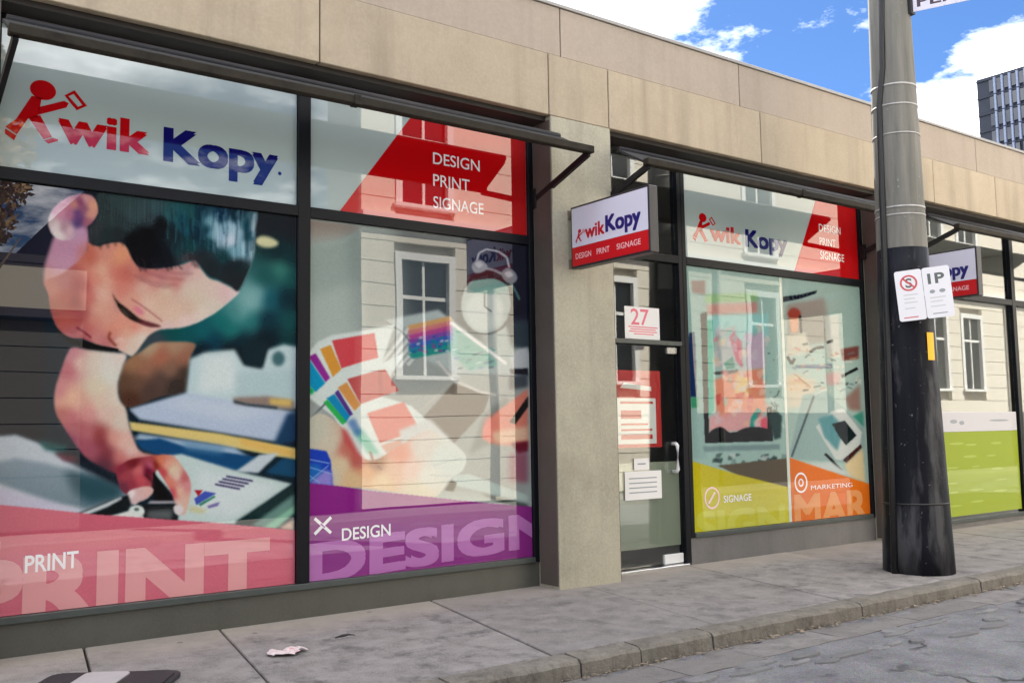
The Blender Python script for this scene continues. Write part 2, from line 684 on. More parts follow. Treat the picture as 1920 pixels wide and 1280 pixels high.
M["carpet"] = mat("interior carpet", (0.25, 0.25, 0.25), 0.95)
M["glass"] = clear_glass("shop glass", ior=1.85)
M["chrome"] = mat("steel", (0.72, 0.72, 0.72), 0.25, metal=1.0)
M["white_fit"] = mat("pale fitting", (0.7, 0.7, 0.7), 0.35)
M["slab"] = mat("pavement concrete", (0.275, 0.255, 0.25), 0.85, var=0.55, scale=4.5, bump=1.0, bscale=60,
                dark=(0.07, 0.066, 0.072), dark_amt=0.8, dscale=3.6, piece=0.35, dust=(0.36, 0.315, 0.27), gum=True)
M["grout"] = mat("pavement joint", (0.035, 0.032, 0.03), 0.95)
M["kerb"] = mat("bluestone kerb", (0.20, 0.182, 0.158), 0.9, var=0.5, scale=6, streak=0.95, sfreq=17.0, bump=0.9, bscale=40,
                dark=(0.07, 0.06, 0.05), dark_amt=0.75, dscale=7, piece=0.3)
M["gutter"] = mat("gutter stone", (0.225, 0.21, 0.205), 0.9, var=0.45, scale=5, bump=0.9, bscale=45,
                  dark=(0.09, 0.085, 0.085), dark_amt=0.75, dscale=4, piece=0.5)
M["logo_red"] = glassy("logo red film", lin((182, 10, 18)))
M["logo_blue"] = glassy("logo blue film", lin((18, 18, 98)))
M["header_white"] = glassy("white header film", tuple(c * .66 for c in lin((206, 224, 222))))
M["header_red"] = glassy("red header film", lin((188, 8, 14)))
M["film_white"] = glassy("white letter film", lin((238, 236, 238)))
M["film_pinkish"] = glassy("pale letter film", lin((240, 200, 200)))
M["paper"] = mat("paper", (0.80, 0.79, 0.78), 0.8)
M["ink_pink"] = mat("pink ink", lin((226, 120, 135)), 0.8)
M["ink_grey"] = mat("grey ink", lin((150, 155, 160)), 0.8)
M["ink_dark"] = mat("dark ink", lin((96, 104, 100)), 0.7)
M["ink_red"] = mat("red ink", lin((205, 90, 95)), 0.7)

PLANE = 7.585
GF = Frame((0, PLANE, 0), (1, 0, 0), (0, 0, 1), (0, -1, 0))

# ------------------------------------------------------------------ ground, road, pavement
M["ground"] = mat("ground", (0.12, 0.115, 0.11), 0.95, var=0.2, scale=0.3)
box("ground", -900, 900, -900, 900, -1.2, -0.32, M["ground"])["kind"] = "structure"


def asphalt_mat():
    N = Nodes("worn asphalt")
    b = N.b
    b.inputs["Roughness"].default_value = 0.8
    geo = N.n("ShaderNodeNewGeometry")
    P = geo.outputs["Position"]
    base = N.n("ShaderNodeTexNoise", i_Scale=2.2, i_Detail=8.0, i_Roughness=0.7)
    N.l(P, base.inputs["Vector"])
    rp = N.n("ShaderNodeValToRGB")
    rp.color_ramp.elements[0].color = (0.16, 0.16, 0.178, 1)
    rp.color_ramp.elements[0].position = 0.35
    rp.color_ramp.elements[1].color = (0.29, 0.29, 0.31, 1)
    rp.color_ramp.elements[1].position = 0.65
    N.l(base.outputs["Fac"], rp.inputs[0])
    gr = N.n("ShaderNodeTexVoronoi", i_Scale=110.0)
    N.l(P, gr.inputs["Vector"])
    mx = N.n("ShaderNodeMix", data_type='RGBA', blend_type='MULTIPLY')
    mx.inputs[0].default_value = 0.5
    N.l(rp.outputs[0], mx.inputs[6])
    N.l(gr.outputs["Color"], mx.inputs[7])
    # cracks
    wob = N.n("ShaderNodeTexNoise", i_Scale=5.0, i_Detail=3.0)
    N.l(P, wob.inputs["Vector"])
    add = N.n("ShaderNodeVectorMath", operation='SCALE')
    add.inputs["Scale"].default_value = 0.35
    N.l(wob.outputs["Color"], add.inputs[0])
    ad2 = N.n("ShaderNodeVectorMath", operation='ADD')
    N.l(P, ad2.inputs[0])
    N.l(add.outputs[0], ad2.inputs[1])
    vc = N.n("ShaderNodeTexVoronoi", feature='DISTANCE_TO_EDGE', i_Scale=0.8)
    N.l(ad2.outputs[0], vc.inputs["Vector"])
    cr_ = N.n("ShaderNodeMapRange")
    cr_.inputs[1].default_value = 0.008
    cr_.inputs[2].default_value = 0.03
    N.l(vc.outputs["Distance"], cr_.inputs[0])
    mx2 = N.n("ShaderNodeMix", data_type='RGBA')
    msk = N.n("ShaderNodeTexNoise", i_Scale=1.1, i_Detail=3.0)
    N.l(P, msk.inputs["Vector"])
    mr = N.n("ShaderNodeMapRange")
    mr.inputs[1].default_value = 0.46
    mr.inputs[2].default_value = 0.56
    N.l(msk.outputs["Fac"], mr.inputs[0])
    mm = N.n("ShaderNodeMath", operation='MAXIMUM')
    N.l(cr_.outputs[0], mm.inputs[0])
    N.l(mr.outputs[0], mm.inputs[1])
    N.l(mm.outputs[0], mx2.inputs[0])
    mx2.inputs[6].default_value = (0.03, 0.03, 0.032, 1)
    N.l(mx.outputs[2], mx2.inputs[7])
    N.l(mx2.outputs[2], b.inputs["Base Color"])
    bp = N.n("ShaderNodeBump", i_Strength=0.7, i_Distance=0.01)
    hm = N.n("ShaderNodeMath", operation='ADD')
    N.l(gr.outputs["Distance"], hm.inputs[0])
    N.l(mm.outputs[0], hm.inputs[1])
    N.l(hm.outputs[0], bp.inputs["Height"])
    N.l(bp.outputs[0], b.inputs["Normal"])
    return N.m


M["asphalt"] = asphalt_mat()
road = box("road", -60, 90, -0.6, 5.12, -0.34, -0.178, M["asphalt"])
road["kind"] = "structure"
M["opposite_slab"] = mat("far pavement concrete", (0.24, 0.23, 0.21), 0.9, var=0.2, scale=2)
op = box("opposite_pavement", -60, 90, -2.05, -0.6, -0.34, -0.04, M["opposite_slab"], bevel=0.02)
op["kind"] = "structure"

pv = box("pavement", -20, 40, 5.365, 7.9, -0.34, -0.085, M["grout"])
pv["kind"] = "structure"
jx = [-5.6, -3.9, -2.1, -0.4, 0.75, 1.66, 2.65, 4.57, 6.2, 7.86, 9.55, 11.2, 13.0, 14.8, 16.7, 18.6, 20.5, 22.5, 24.5, 27, 30]


def slab(xa, xb, y0, y1, gap=0.009):
    k = 0.165
    dz = random.uniform(-0.004, 0.003)
    bm = bmesh.new()
    ys = [y0, y1]
    sk = lambda x, y: x + k * (y - 7.4)
    top = [(sk(xa, y0) + gap, y0), (sk(xb, y0) - gap, y0), (sk(xb, y1) - gap, y1), (sk(xa, y1) + gap, y1)]
    b0 = [bm.verts.new((x, y, -0.12)) for x, y in top]
    t0 = [bm.verts.new((x, y, dz - 0.024 * max(0.0, 7.45 - y))) for x, y in top]
    bm.faces.new(t0)
    for i in range(4):
        bm.faces.new((b0[i], b0[(i + 1) % 4], t0[(i + 1) % 4], t0[i]))
    ed = [e for e in bm.edges if e.verts[0] in t0 and e.verts[1] in t0]
    bmesh.ops.bevel(bm, geom=ed, offset=0.006, segments=1, affect='EDGES')
    return from_bm("paving_slab", bm, M["slab"], pv)


for a, b in zip(jx, jx[1:]):
    slab(a, b, 5.375, 7.86)

kb = box("kerb", -20, 40, 5.18, 5.355, -0.34, -0.085, M["grout"])
kb["kind"] = "structure"
x = -4.2
kx = []
for L in (1.2, 1.0, 1.3, 1.1, 0.9, 0.95, 1.05, 1.03, 0.56, 0.75, 1.9, 2.0, 1.7, 1.9, 1.3, 1.25, 1.4, 1.3, 1.3, 1.4, 1.3, 1.3, 1.4):
    kx.append((x, x + L))
    x += L
for a, b in kx:
    bm = bmesh.new()
    n = max(3, int((b - a) / 0.16))
    prof = [(5.355, -0.11), (5.355, -0.05), (5.22, -0.048), (5.185, -0.056), (5.165, -0.08), (5.155, -0.33)]
    rows = []
    for i in range(n + 1):
        xx = a + 0.008 + (b - a - 0.016) * i / n
        row = []
        for j, (py, pz) in enumerate(prof):
            jy = random.uniform(-0.007, 0.007) if 2 <= j <= 4 else 0
            jz = random.uniform(-0.005, 0.004) if 1 <= j <= 4 else 0
            e = 0.012 if i in (0, n) and 2 <= j <= 4 else 0
            row.append(bm.verts.new((xx, py + jy + e, pz + jz - e * 0.6)))
        rows.append(row)
    for A, B in zip(rows, rows[1:]):
        for j in range(len(prof) - 1):
            bm.faces.new((A[j], A[j + 1], B[j + 1], B[j]))
    bm.faces.new(rows[0][::-1])
    bm.faces.new(rows[-1])
    from_bm("kerb_stone", bm, M["kerb"], kb)

gt = box("gutter", -20, 40, 4.77, 5.15, -0.34, -0.20, M["grout"])
gt["kind"] = "structure"
x = -3.6
while x < 26:
    L = random.uniform(0.75, 1.25)
    y0 = 4.75 + random.uniform(-0.04, 0.04)
    bm = bmesh.new()
    a, b = x + 0.007, x + L - 0.007
    n = 5
    rows = []
    for i in range(n + 1):
        xx = a + (b - a) * i / n
        rows.append([bm.verts.new((xx + random.uniform(-.01, .01) * (0 < i < n), yy + random.uniform(-.012, .012) * (yy < 4.85),
                                   zz + random.uniform(-.004, .004)))
                     for yy, zz in ((y0, -0.25), (y0, -0.172), (4.95, -0.174), (5.145, -0.178), (5.148, -0.25))])
    for A, B in zip(rows, rows[1:]):
        for j in range(4):
            bm.faces.new((A[j], A[j + 1], B[j + 1], B[j]))
    bm.faces.new(rows[0][::-1])
    bm.faces.new(rows[-1])
    from_bm("gutter_stone", bm, M["gutter"], gt)
    x += L

# broken lumps of older asphalt along the gutter edge
rnd = random.Random(21)
M["asphalt_patch"] = mat("old asphalt patch", (0.24, 0.238, 0.245), 0.9, var=0.5, scale=5, bump=0.9, bscale=60, dark=(0.09, 0.09, 0.1), dark_amt=0.7, dscale=6, piece=0.9)
for i in range(44):
    cx = 4.2 + i * 0.21 + rnd.uniform(-.12, .12)
    cy = 4.58 + rnd.uniform(-.34, .12)
    bm = bmesh.new()
    n = 11
    rx, ry = rnd.uniform(.08, .26), rnd.uniform(.03, .08)
    rr_ = [rnd.uniform(.7, 1.15) for k in range(n)]
    zt = -0.166 + rnd.uniform(-.004, .008)
    top = [bm.verts.new((cx + rx * rr_[k] * math.cos(6.283 * k / n), cy + ry * rr_[k] * math.sin(6.283 * k / n), zt + rnd.uniform(-.003, .003))) for k in range(n)]
    ct = bm.verts.new((cx, cy, zt + .006))
    bot = [bm.verts.new((cx + 1.12 * (v.co.x - cx), cy + 1.2 * (v.co.y - cy), -0.20)) for v in top]
    for k in range(n):
        bm.faces.new((top[k], top[(k + 1) % n], ct))
        bm.faces.new((bot[k], bot[(k + 1) % n], top[(k + 1) % n], top[k]))
    from_bm("asphalt_patch", bm, M["asphalt_patch"], road)

# dead leaves and grit along the kerb foot
bm = bmesh.new()
rnd = random.Random(5)
for i in range(1300):
    xx = rnd.uniform(1, 18)
    yy = 5.15 - abs(rnd.gauss(0, 0.035)) - 0.005
    r = rnd.uniform(0.006, 0.022) * (1.5 if rnd.random() < 0.1 else 1)
    t = rnd.uniform(0, 6.28)
    zz = -0.168 + rnd.uniform(0, 0.01)
    vs = [bm.verts.new((xx + r * math.cos(t + k * 1.57) * (1 if k % 2 else 0.6), yy + r * math.sin(t + k * 1.57) * (1 if k % 2 else 0.6) - 0.004,
                        zz + (0.006 if k == 0 else 0) + rnd.uniform(0, .004))) for k in range(4)]
    bm.faces.new(vs)
M["leaf_litter"] = mat("dry leaf litter", (0.25, 0.20, 0.145), 0.9, var=0.65, scale=9)
o = from_bm("leaf_litter", bm, M["leaf_litter"])
tag(o, "dry leaf bits and grit lying along the foot of the kerb", "leaf litter", kind="stuff")

# ------------------------------------------------------------------ shop building
FY = 7.25
bld = thing("shop_building", (8, 9.0, 0), "long single storey beige concrete shop building with dark framed display windows", "building")
BX0, BX1 = -6.0, 26.0
bays = [(0.97, 5.83), (6.615, 11.41), (12.3, 17.1)]
pillars = [(0.18, 0.97), (5.83, 6.615), (11.41, 12.3), (17.1, 17.9)]
for a, b in pillars:
    box("pillar", a, b, FY, 7.72, -0.04, 4.588, M["pillar"], bld, bevel=0.006)
box("wall", BX0, 0.17, FY + 0.02, 7.72, -0.04, 4.588, M["pillar"], bld)
box("wall", 17.91, BX1, FY + 0.02, 7.72, -0.04, 4.588, M["pillar"], bld)
box("wall", BX0, BX0 + 0.2, 7.73, 16, -0.04, 5.6, M["pillar"], bld)
box("wall", BX1 - 0.2, BX1, 7.73, 16, -0.04, 5.6, M["pillar"], bld)
box("wall", BX0 + 0.21, BX1 - 0.21, 15.8, 16, -0.04, 5.6, M["pillar"], bld)
box("beam", BX0 + 0.02, BX1 - 0.02, 7.345, 7.74, 4.60, 5.72, M["joint"], bld)
low = [BX0, -3.8, -1.5, 0.18, 0.97, 3.365, 5.815, 6.605, 9.02, 11.41, 12.74, 14.46, 17.1, 17.9, 20.3, 22.6, BX1]
for a, b in zip(low, low[1:]):
    box("fascia_panel", a + 0.006, b - 0.006, FY + random.uniform(-0.002, 0.002), 7.33, 4.592, 5.215, M["fascia"], bld, bevel=0.006)
up = [BX0, -4.7, -2.04, 0.64, 3.32, 6.0, 8.7, 11.35, 14.0, 16.7, 19.4, 22.1, BX1]
for a, b in zip(up, up[1:]):
    box("parapet_panel", a + 0.006, b - 0.006, FY + 0.03 + random.uniform(-0.002, 0.002), 7.338, 5.228, 5.735, M["parapet"], bld, bevel=0.005)
box("coping", BX0 - 0.02, BX1 + 0.02, FY + 0.01, 7.8, 5.737, 5.775, M["coping"], bld, bevel=0.004)
for a, b in bays:
    box("soffit", a + 0.002, b - 0.002, FY + 0.085, 7.72, 4.55, 4.598, M["soffit"], bld)
box("roof", BX0 + 0.21, BX1 - 0.21, 7.75, 15.79, 5.45, 5.6, M["pillar"], bld)
box("ceiling", BX0 + 0.21, BX1 - 0.21, 7.75, 15.79, 4.5, 4.56, M["interior"], bld)
box("interior_floor", BX0 + 0.21, BX1 - 0.21, 7.73, 15.79, -0.05, 0.012, M["carpet"], bld)
box("interior_wall", BX0 + 0.21, BX1 - 0.21, 10.6, 10.7, 0.02, 4.49, M["interior"], bld)
for q in ((5.95, 6.1), (11.7, 11.85), (17.3, 17.4)):
    box("interior_wall", q[0], q[1], 7.74, 10.59, 0.02, 4.49, M["interior"], bld)


M["lining"] = mat("dark brown lining", (0.085, 0.068, 0.058), 0.6, var=0.2, scale=4)
for a, b in bays:
    box("reveal_lining", b - 0.012, b - 0.002, 7.262, 7.535, 0.02, 4.545, M["lining"], bld)
    box("reveal_lining", a + 0.002, a + 0.012, 7.262, 7.535, 0.02, 4.545, M["lining"], bld)


def window(name, x0, x1, z0, z1, muls, transom, panes, sill_z=None):
    """dark metal shopfront frame: jambs, head and sill as one, bars and panes below it"""
    f = 0.06
    w = boxes(name, [(x0, x0 + f, 7.55, 7.66, z0, z1), (x1 - f, x1, 7.55, 7.66, z0, z1),
                     (x0 + f, x1 - f, 7.55, 7.66, z1 - f, z1)], M["frame"], bld, bevel=0.003)
    box("sill", x0 + f + 0.001, x1 - f - 0.001, 7.535, 7.67, z0, z0 + 0.05, M["sill"], w, bevel=0.004)
    for a, b, c, d in muls:
        box("mullion", a, b, 7.545, 7.662, c, d, M["frame"], w, bevel=0.003)
    for a, b, zz in transom:
        box("transom", a, b, 7.548, 7.658, zz - 0.045, zz + 0.045, M["frame"], w, bevel=0.003)
    for a, b, c, d in panes:
        box("pane", a, b, 7.60, 7.608, c, d, M["glass"], w)
    return w


def plinth(a, b, h, m="plinth"):
    box("plinth", a + 0.001, b - 0.001, 7.56, 7.70, -0.04, h, M[m], bld)


# bay one: two tall panes and two header panes
window("window", 0.972, 5.828, 0.222, 4.548, [(3.31, 3.42, 0.273, 4.487)], [(1.033, 3.309, 3.38), (3.421, 5.767, 3.38)],
       [(1.033, 3.309, 0.272, 3.334), (3.421, 5.767, 0.272, 3.334), (1.033, 3.309, 3.426, 4.487), (3.421, 5.767, 3.426, 4.487)])
plinth(0.972, 5.828, 0.22)
# bay two: display window right of the door
window("window", 7.942, 11.408, 0.282, 4.548, [], [(8.003, 11.347, 3.38)],
       [(8.003, 11.347, 0.333, 3.334), (8.003, 11.347, 3.426, 4.487)])
plinth(7.942, 11.408, 0.28, "plinth_grey")
# bay three
window("window", 12.302, 17.098, 0.07, 4.548, [(15.36, 15.47, 0.121, 4.487)], [(12.363, 15.359, 3.38), (15.471, 17.037, 3.38)],
       [(12.363, 15.359, 0.121, 3.334), (15.471, 17.037, 0.121, 3.334), (12.363, 15.359, 3.426, 4.487), (15.471, 17.037, 3.426, 4.487)])
plinth(12.302, 17.098, 0.068, "plinth_grey")
# glazed screen above the door, and the door
window("window", 6.618, 7.938, 2.40, 4.548, [], [(6.679, 7.877, 3.38)],
       [(6.679, 7.877, 2.452, 3.334), (6.679, 7.877, 3.426, 4.487)])
boxes("door_frame", [(6.618, 6.678, 7.55, 7.66, 0.0, 2.398), (7.86, 7.938, 7.55, 7.66, 0.0, 2.398)], M["frame"], bld, bevel=0.003)
box("threshold", 6.68, 7.858, 7.5, 7.68, -0.02, 0.022, M["chrome"], bld, bevel=0.004)
door = box("door", 6.69, 7.85, 7.60, 7.612, 0.03, 2.385, M["glass"], bld)
tag(door, "frameless glass door with steel pull handle")
M["film_frost"] = glassy("frosted film", lin((150, 156, 140)), ior=1.6, rough=0.15)
sheet("frosted_film", 6.70, 7.84, 0.22, 1.13, 7.6145, M["film_frost"], door)
box("patch_fitting", 7.56, 7.85, 7.585, 7.627, 0.028, 0.13, M["white_fit"], door, bevel=0.006)
box("patch_fitting", 7.70, 7.85, 7.585, 7.627, 2.31, 2.39, M["chrome"], door, bevel=0.006)
tube("handle", [(7.74, 7.60, 1.32), (7.74, 7.54, 1.32), (7.74, 7.525, 1.30), (7.74, 7.525, 1.04), (7.74, 7.54, 1.02), (7.74, 7.60, 1.02)], 0.02, M["white_fit"], door)

# ------------------------------------------------------------------ prints behind the windows
rr = random.Random(4)
# ---- woman bending over printed sheets
P = Print(-20, 320, 570, 1180, (9, 30, 42))
p, e, ln = P.poly, P.ell, P.line
p((28, 30, 46), [(-20, 320), (185, 362), (170, 480), (90, 600), (-20, 590)], 6)  # dark purple tint of the reflected sky painted into this corner
p((26, 28, 34), [(-20, 590), (85, 600), (84, 830), (-20, 825)], 3)
p((14, 44, 56), [(360, 600), (560, 560), (560, 670), (360, 700)], 10)
# soft background lights
P.field([(360, 470), (480, 380), (565, 390), (565, 680), (360, 680), (250, 690), (250, 610)],
        [(500, 420, (30, 36, 42)), (545, 430, (30, 34, 42)), (520, 470, (16, 44, 50)), (545, 480, (16, 52, 58)), (525, 505, (56, 124, 114)), (500, 520, (30, 90, 90)), (550, 520, (24, 84, 84)), (540, 560, (10, 44, 56)),
         (505, 560, (20, 90, 104)), (470, 565, (136, 186, 186)), (482, 555, (126, 178, 178)), (456, 585, (110, 170, 168)), (440, 590, (70, 140, 140)), (470, 600, (40, 120, 120)), (500, 600, (10, 52, 66)), (545, 600, (20, 80, 82)),
         (420, 605, (20, 112, 112)), (440, 620, (30, 120, 116)), (380, 625, (10, 96, 104)), (350, 628, (6, 84, 90)), (320, 625, (6, 80, 80)), (400, 640, (6, 60, 80)), (450, 636, (10, 36, 50)), (500, 630, (10, 30, 40)), (545, 640, (14, 60, 64)), (380, 655, (8, 26, 38)), (430, 660, (10, 18, 24)), (300, 640, (60, 70, 80)), (480, 660, (14, 22, 28))], 4, 8, melt=6)
P.smooth((226, 224, 176), [(480, 448), (492, 442), (510, 446), (522, 455), (516, 462), (498, 464), (482, 458)], 2.6)
# box behind the arm
P.field([(236, 676), (262, 660), (290, 642), (330, 640), (366, 644), (358, 668), (352, 700), (346, 734), (300, 744), (240, 764), (224, 740), (224, 705)],
        [(280, 650, (186, 160, 130)), (330, 650, (176, 140, 112)), (300, 668, (176, 108, 84)), (340, 670, (160, 106, 84)), (250, 680, (160, 116, 84)), (270, 690, (160, 110, 86)), (320, 690, (140, 104, 84)), (345, 700, (70, 54, 46)),
         (300, 712, (92, 70, 62)), (260, 715, (110, 80, 62)), (240, 750, (80, 48, 34)), (280, 730, (84, 62, 56)), (330, 722, (56, 46, 42)), (232, 715, (100, 72, 54))], 2.0, 7, melt=5)
# pale machines
p((202, 224, 226), [(356, 672), (384, 660), (440, 655), (456, 682), (492, 690), (502, 655), (532, 645), (560, 650), (560, 765), (430, 762), (348, 742)], 3)
p((226, 238, 236), [(380, 668), (436, 662), (450, 730), (372, 735)], 7)
p((18, 40, 48), [(454, 640), (502, 640), (490, 690), (458, 684)], 3)
e((70, 110, 116), 522, 672, 12, 14, 0, 3)
p((178, 204, 208), [(440, 700), (560, 690), (560, 760), (440, 760)], 6, .6)
# table and paper
p((190, 206, 228), [(242, 766), (348, 736), (560, 772), (545, 806), (520, 828), (262, 786)], 2.5)
p((206, 218, 232), [(300, 757), (350, 742), (520, 770), (440, 790)], 6, .8)
p((150, 130, 120), [(436, 745), (500, 742), (552, 752), (552, 768), (440, 756)], 3)
p((224, 192, 110), [(505, 746), (548, 748), (546, 762), (506, 758)], 3)
ln((24, 44, 56), [(438, 752), (462, 758), (520, 764)], 4, 2)
p((24, 60, 96), [(538, 775), (560, 768), (560, 825), (510, 838)], 4)
p((232, 208, 128), [(242, 790), (275, 794), (412, 812), (556, 840), (556, 862), (402, 832), (246, 806)], 1.8)
p((238, 186, 92), [(450, 820), (552, 843), (552, 857), (452, 834)], 3, .7)
p((170, 196, 220), [(262, 812), (440, 838), (470, 858), (350, 842), (250, 822)], 3)
p((14, 74, 124), [(252, 826), (300, 821), (350, 838), (482, 856), (446, 884), (340, 868), (266, 842)], 2)
p((90, 140, 180), [(340, 826), (420, 838), (418, 852), (350, 844)], 5, .7)
p((206, 220, 226), [(440, 884), (486, 852), (524, 848), (484, 886)], 2)
p((20, 76, 112), [(496, 886), (530, 858), (560, 862), (560, 896)], 3)
# left table with tablet
p((206, 216, 224), [(-20, 818), (30, 814), (92, 836), (160, 862), (235, 905), (250, 945), (160, 975), (-20, 975)], 3)
p((26, 86, 84), [(70, 822), (130, 836), (120, 850), (84, 842)], 4)
p(((150, 168, 180), (104, 130, 142)), [(-20, 868), (30, 858), (90, 868), (235, 912), (230, 932), (160, 954), (90, 940), (-20, 900)], 4)
p((42, 80, 92), [(120, 880), (190, 892), (235, 915), (226, 934), (170, 944), (140, 925)], 8)
p((212, 208, 228), [(-20, 905), (60, 930), (150, 956), (140, 972), (-20, 960)], 5)
p((18, 30, 42), [(100, 848), (150, 840), (185, 868), (232, 896), (228, 914), (150, 876)], 4)
p((110, 30, 50), [(104, 848), (140, 852), (150, 866), (120, 864)], 3, .7)
# right sheet with print
p((206, 226, 222), [(262, 862), (340, 850), (450, 884), (548, 906), (440, 982), (330, 985), (340, 940)], 2)
p((224, 236, 236), [(370, 880), (430, 890), (520, 912), (440, 968), (372, 958)], 8)
for k in range(4):
    ln((66, 58, 104), [(424 - 7 * k, 892 + 5 * k), (474 - 8 * k, 901 + 5 * k)], 3.4, 1.1)
p((70, 90, 190), [(364, 934), (384, 920), (406, 924), (368, 946)], 1)
p((180, 30, 50), [(364, 918), (380, 918), (372, 930)], 1)
p((60, 140, 110), [(372, 944), (402, 928), (404, 931), (376, 948)], 1)
p((130, 120, 180), [(388, 948), (412, 940), (408, 948), (392, 952)], 1.2)
p((214, 210, 160), [(360, 948), (390, 956), (376, 962), (352, 956)], 3)
p((26, 50, 52), [(440, 978), (552, 906), (552, 930), (480, 986)], 2.5)
p((110, 150, 140), [(470, 985), (552, 925), (552, 945), (500, 990)], 3)
p((150, 206, 176), [(492, 990), (552, 944), (552, 962), (516, 992)], 2.5)
p((230, 196, 176), [(520, 990), (552, 970), (552, 996)], 3)
# neck, ear and face
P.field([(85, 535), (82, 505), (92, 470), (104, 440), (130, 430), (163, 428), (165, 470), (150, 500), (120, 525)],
        [(95, 520, (206, 146, 146)), (110, 495, (206, 152, 176)), (130, 470, (204, 150, 178)), (150, 445, (206, 156, 186)), (160, 470, (206, 130, 130)), (90, 540, (196, 120, 110))], 3)  # lilac of the sky's reflection is painted into the neck colours
P.field([(84, 528), (112, 515), (140, 495), (163, 470), (164, 455), (185, 461), (200, 456), (226, 454), (240, 466), (252, 490), (264, 501), (300, 503), (340, 496), (364, 488), (378, 505), (392, 521), (412, 528),
         (436, 540), (448, 547), (426, 568), (400, 588), (366, 606), (340, 614), (318, 616), (299, 618), (281, 627), (269, 641), (257, 658), (247, 667), (238, 664), (222, 656), (206, 651), (186, 647),
         (168, 640), (154, 634), (140, 634), (127, 631), (111, 619), (100, 600), (93, 575), (90, 553)],
        [(165, 480, (206, 112, 92)), (200, 470, (224, 150, 130)), (226, 480, (236, 160, 122)), (180, 520, (230, 146, 126)), (200, 525, (236, 176, 154)), (240, 510, (205, 110, 98)),
         (190, 510, (235, 180, 152)), (190, 550, (238, 188, 166)), (215, 515, (222, 130, 112)), (230, 515, (214, 118, 102)), (250, 505, (216, 140, 122)), (140, 565, (150, 40, 50)),
         (120, 560, (178, 76, 70)), (108, 572, (172, 84, 74)), (150, 590, (172, 76, 76)), (130, 600, (188, 92, 82)), (145, 535, (160, 40, 56)), (120, 530, (176, 90, 96)), (100, 540, (196, 116, 106)), (166, 555, (216, 122, 112)),
         (185, 580, (232, 174, 152)), (175, 600, (220, 144, 128)), (200, 600, (230, 164, 144)), (165, 615, (204, 112, 106)), (140, 622, (190, 104, 108)), (180, 630, (214, 138, 132)),
         (200, 641, (200, 122, 122)), (210, 615, (228, 148, 126)), (225, 610, (236, 160, 136)), (240, 622, (234, 178, 152)), (252, 612, (236, 150, 130)), (270, 615, (242, 194, 174)),
         (230, 648, (238, 188, 172)), (250, 640, (236, 210, 190)), (265, 632, (236, 222, 206)), (242, 657, (230, 214, 196)), (245, 560, (232, 168, 146)), (230, 540, (224, 140, 124)),
         (270, 540, (230, 184, 164)), (290, 530, (226, 158, 146)), (300, 560, (230, 192, 166)), (280, 570, (238, 200, 178)), (310, 545, (228, 198, 174)), (330, 528, (214, 140, 132)),
         (300, 515, (198, 126, 124)), (350, 540, (230, 208, 190)), (370, 560, (228, 210, 186)), (350, 575, (228, 194, 172)), (320, 590, (236, 202, 178)), (380, 530, (232, 208, 192)),
         (402, 545, (234, 208, 196)), (420, 548, (234, 196, 192)), (436, 550, (240, 214, 210)), (400, 572, (230, 216, 198)), (380, 588, (240, 222, 206)), (350, 606, (244, 216, 208)),
         (300, 600, (234, 196, 174)), (310, 612, (240, 206, 202)), (366, 512, (230, 194, 184)), (350, 502, (204, 156, 154)), (270, 510, (196, 116, 110))], 1.6, 7.0)
for (xa, ya), (xb, yb) in (((250, 516), (330, 534)), ((270, 508), (345, 524)), ((300, 504), (362, 512)), ((262, 524), (320, 538))):
    ln((150, 84, 92), [(xa, ya), ((xa + xb) / 2, (ya + yb) / 2 + 5), (xb, yb)], 3.0, 2.2, .5)
ln((120, 34, 52), [(143, 613), (157, 622), (171, 633)], 4, 1.4, .9)
ln((160, 66, 80), [(150, 628), (172, 640)], 3, 1.6, .6)
ln((130, 50, 30), [(207, 622), (203, 632), (210, 641), (218, 648)], 4.5, 1.8, .85)
ln((240, 214, 200), [(216, 640), (226, 634), (232, 640)], 4, 2, .6)
P.smooth((26, 18, 16), [(211, 550), (220, 564), (238, 578), (256, 593), (268, 602), (262, 605), (246, 599), (230, 587), (219, 571)], 1.6)
P.smooth((80, 70, 60), [(226, 576), (236, 582), (246, 592), (238, 592), (230, 586)], 1.6, .7)
P.smooth((90, 30, 40), [(258, 598), (276, 602), (302, 611), (284, 613), (264, 607)], 1.6, .9)
ln((176, 96, 96), [(246, 560), (262, 570), (284, 586), (304, 602)], 2.6, 1.3, .8)
P.smooth((232, 124, 150), [(250, 574), (262, 576), (270, 586), (262, 590), (252, 582)], 2.5, .8)
ln((206, 150, 150), [(218, 566), (214, 576), (222, 588)], 4, 2, .6)
ln((236, 226, 222), [(448, 547), (426, 567), (400, 587), (366, 605)], 2, 1.2, .7)
P.smooth((6, 8, 10), [(104, 614), (122, 629), (140, 636), (160, 639), (180, 646), (204, 651), (222, 654), (212, 659), (180, 657), (150, 650), (126, 640)], 1.3)
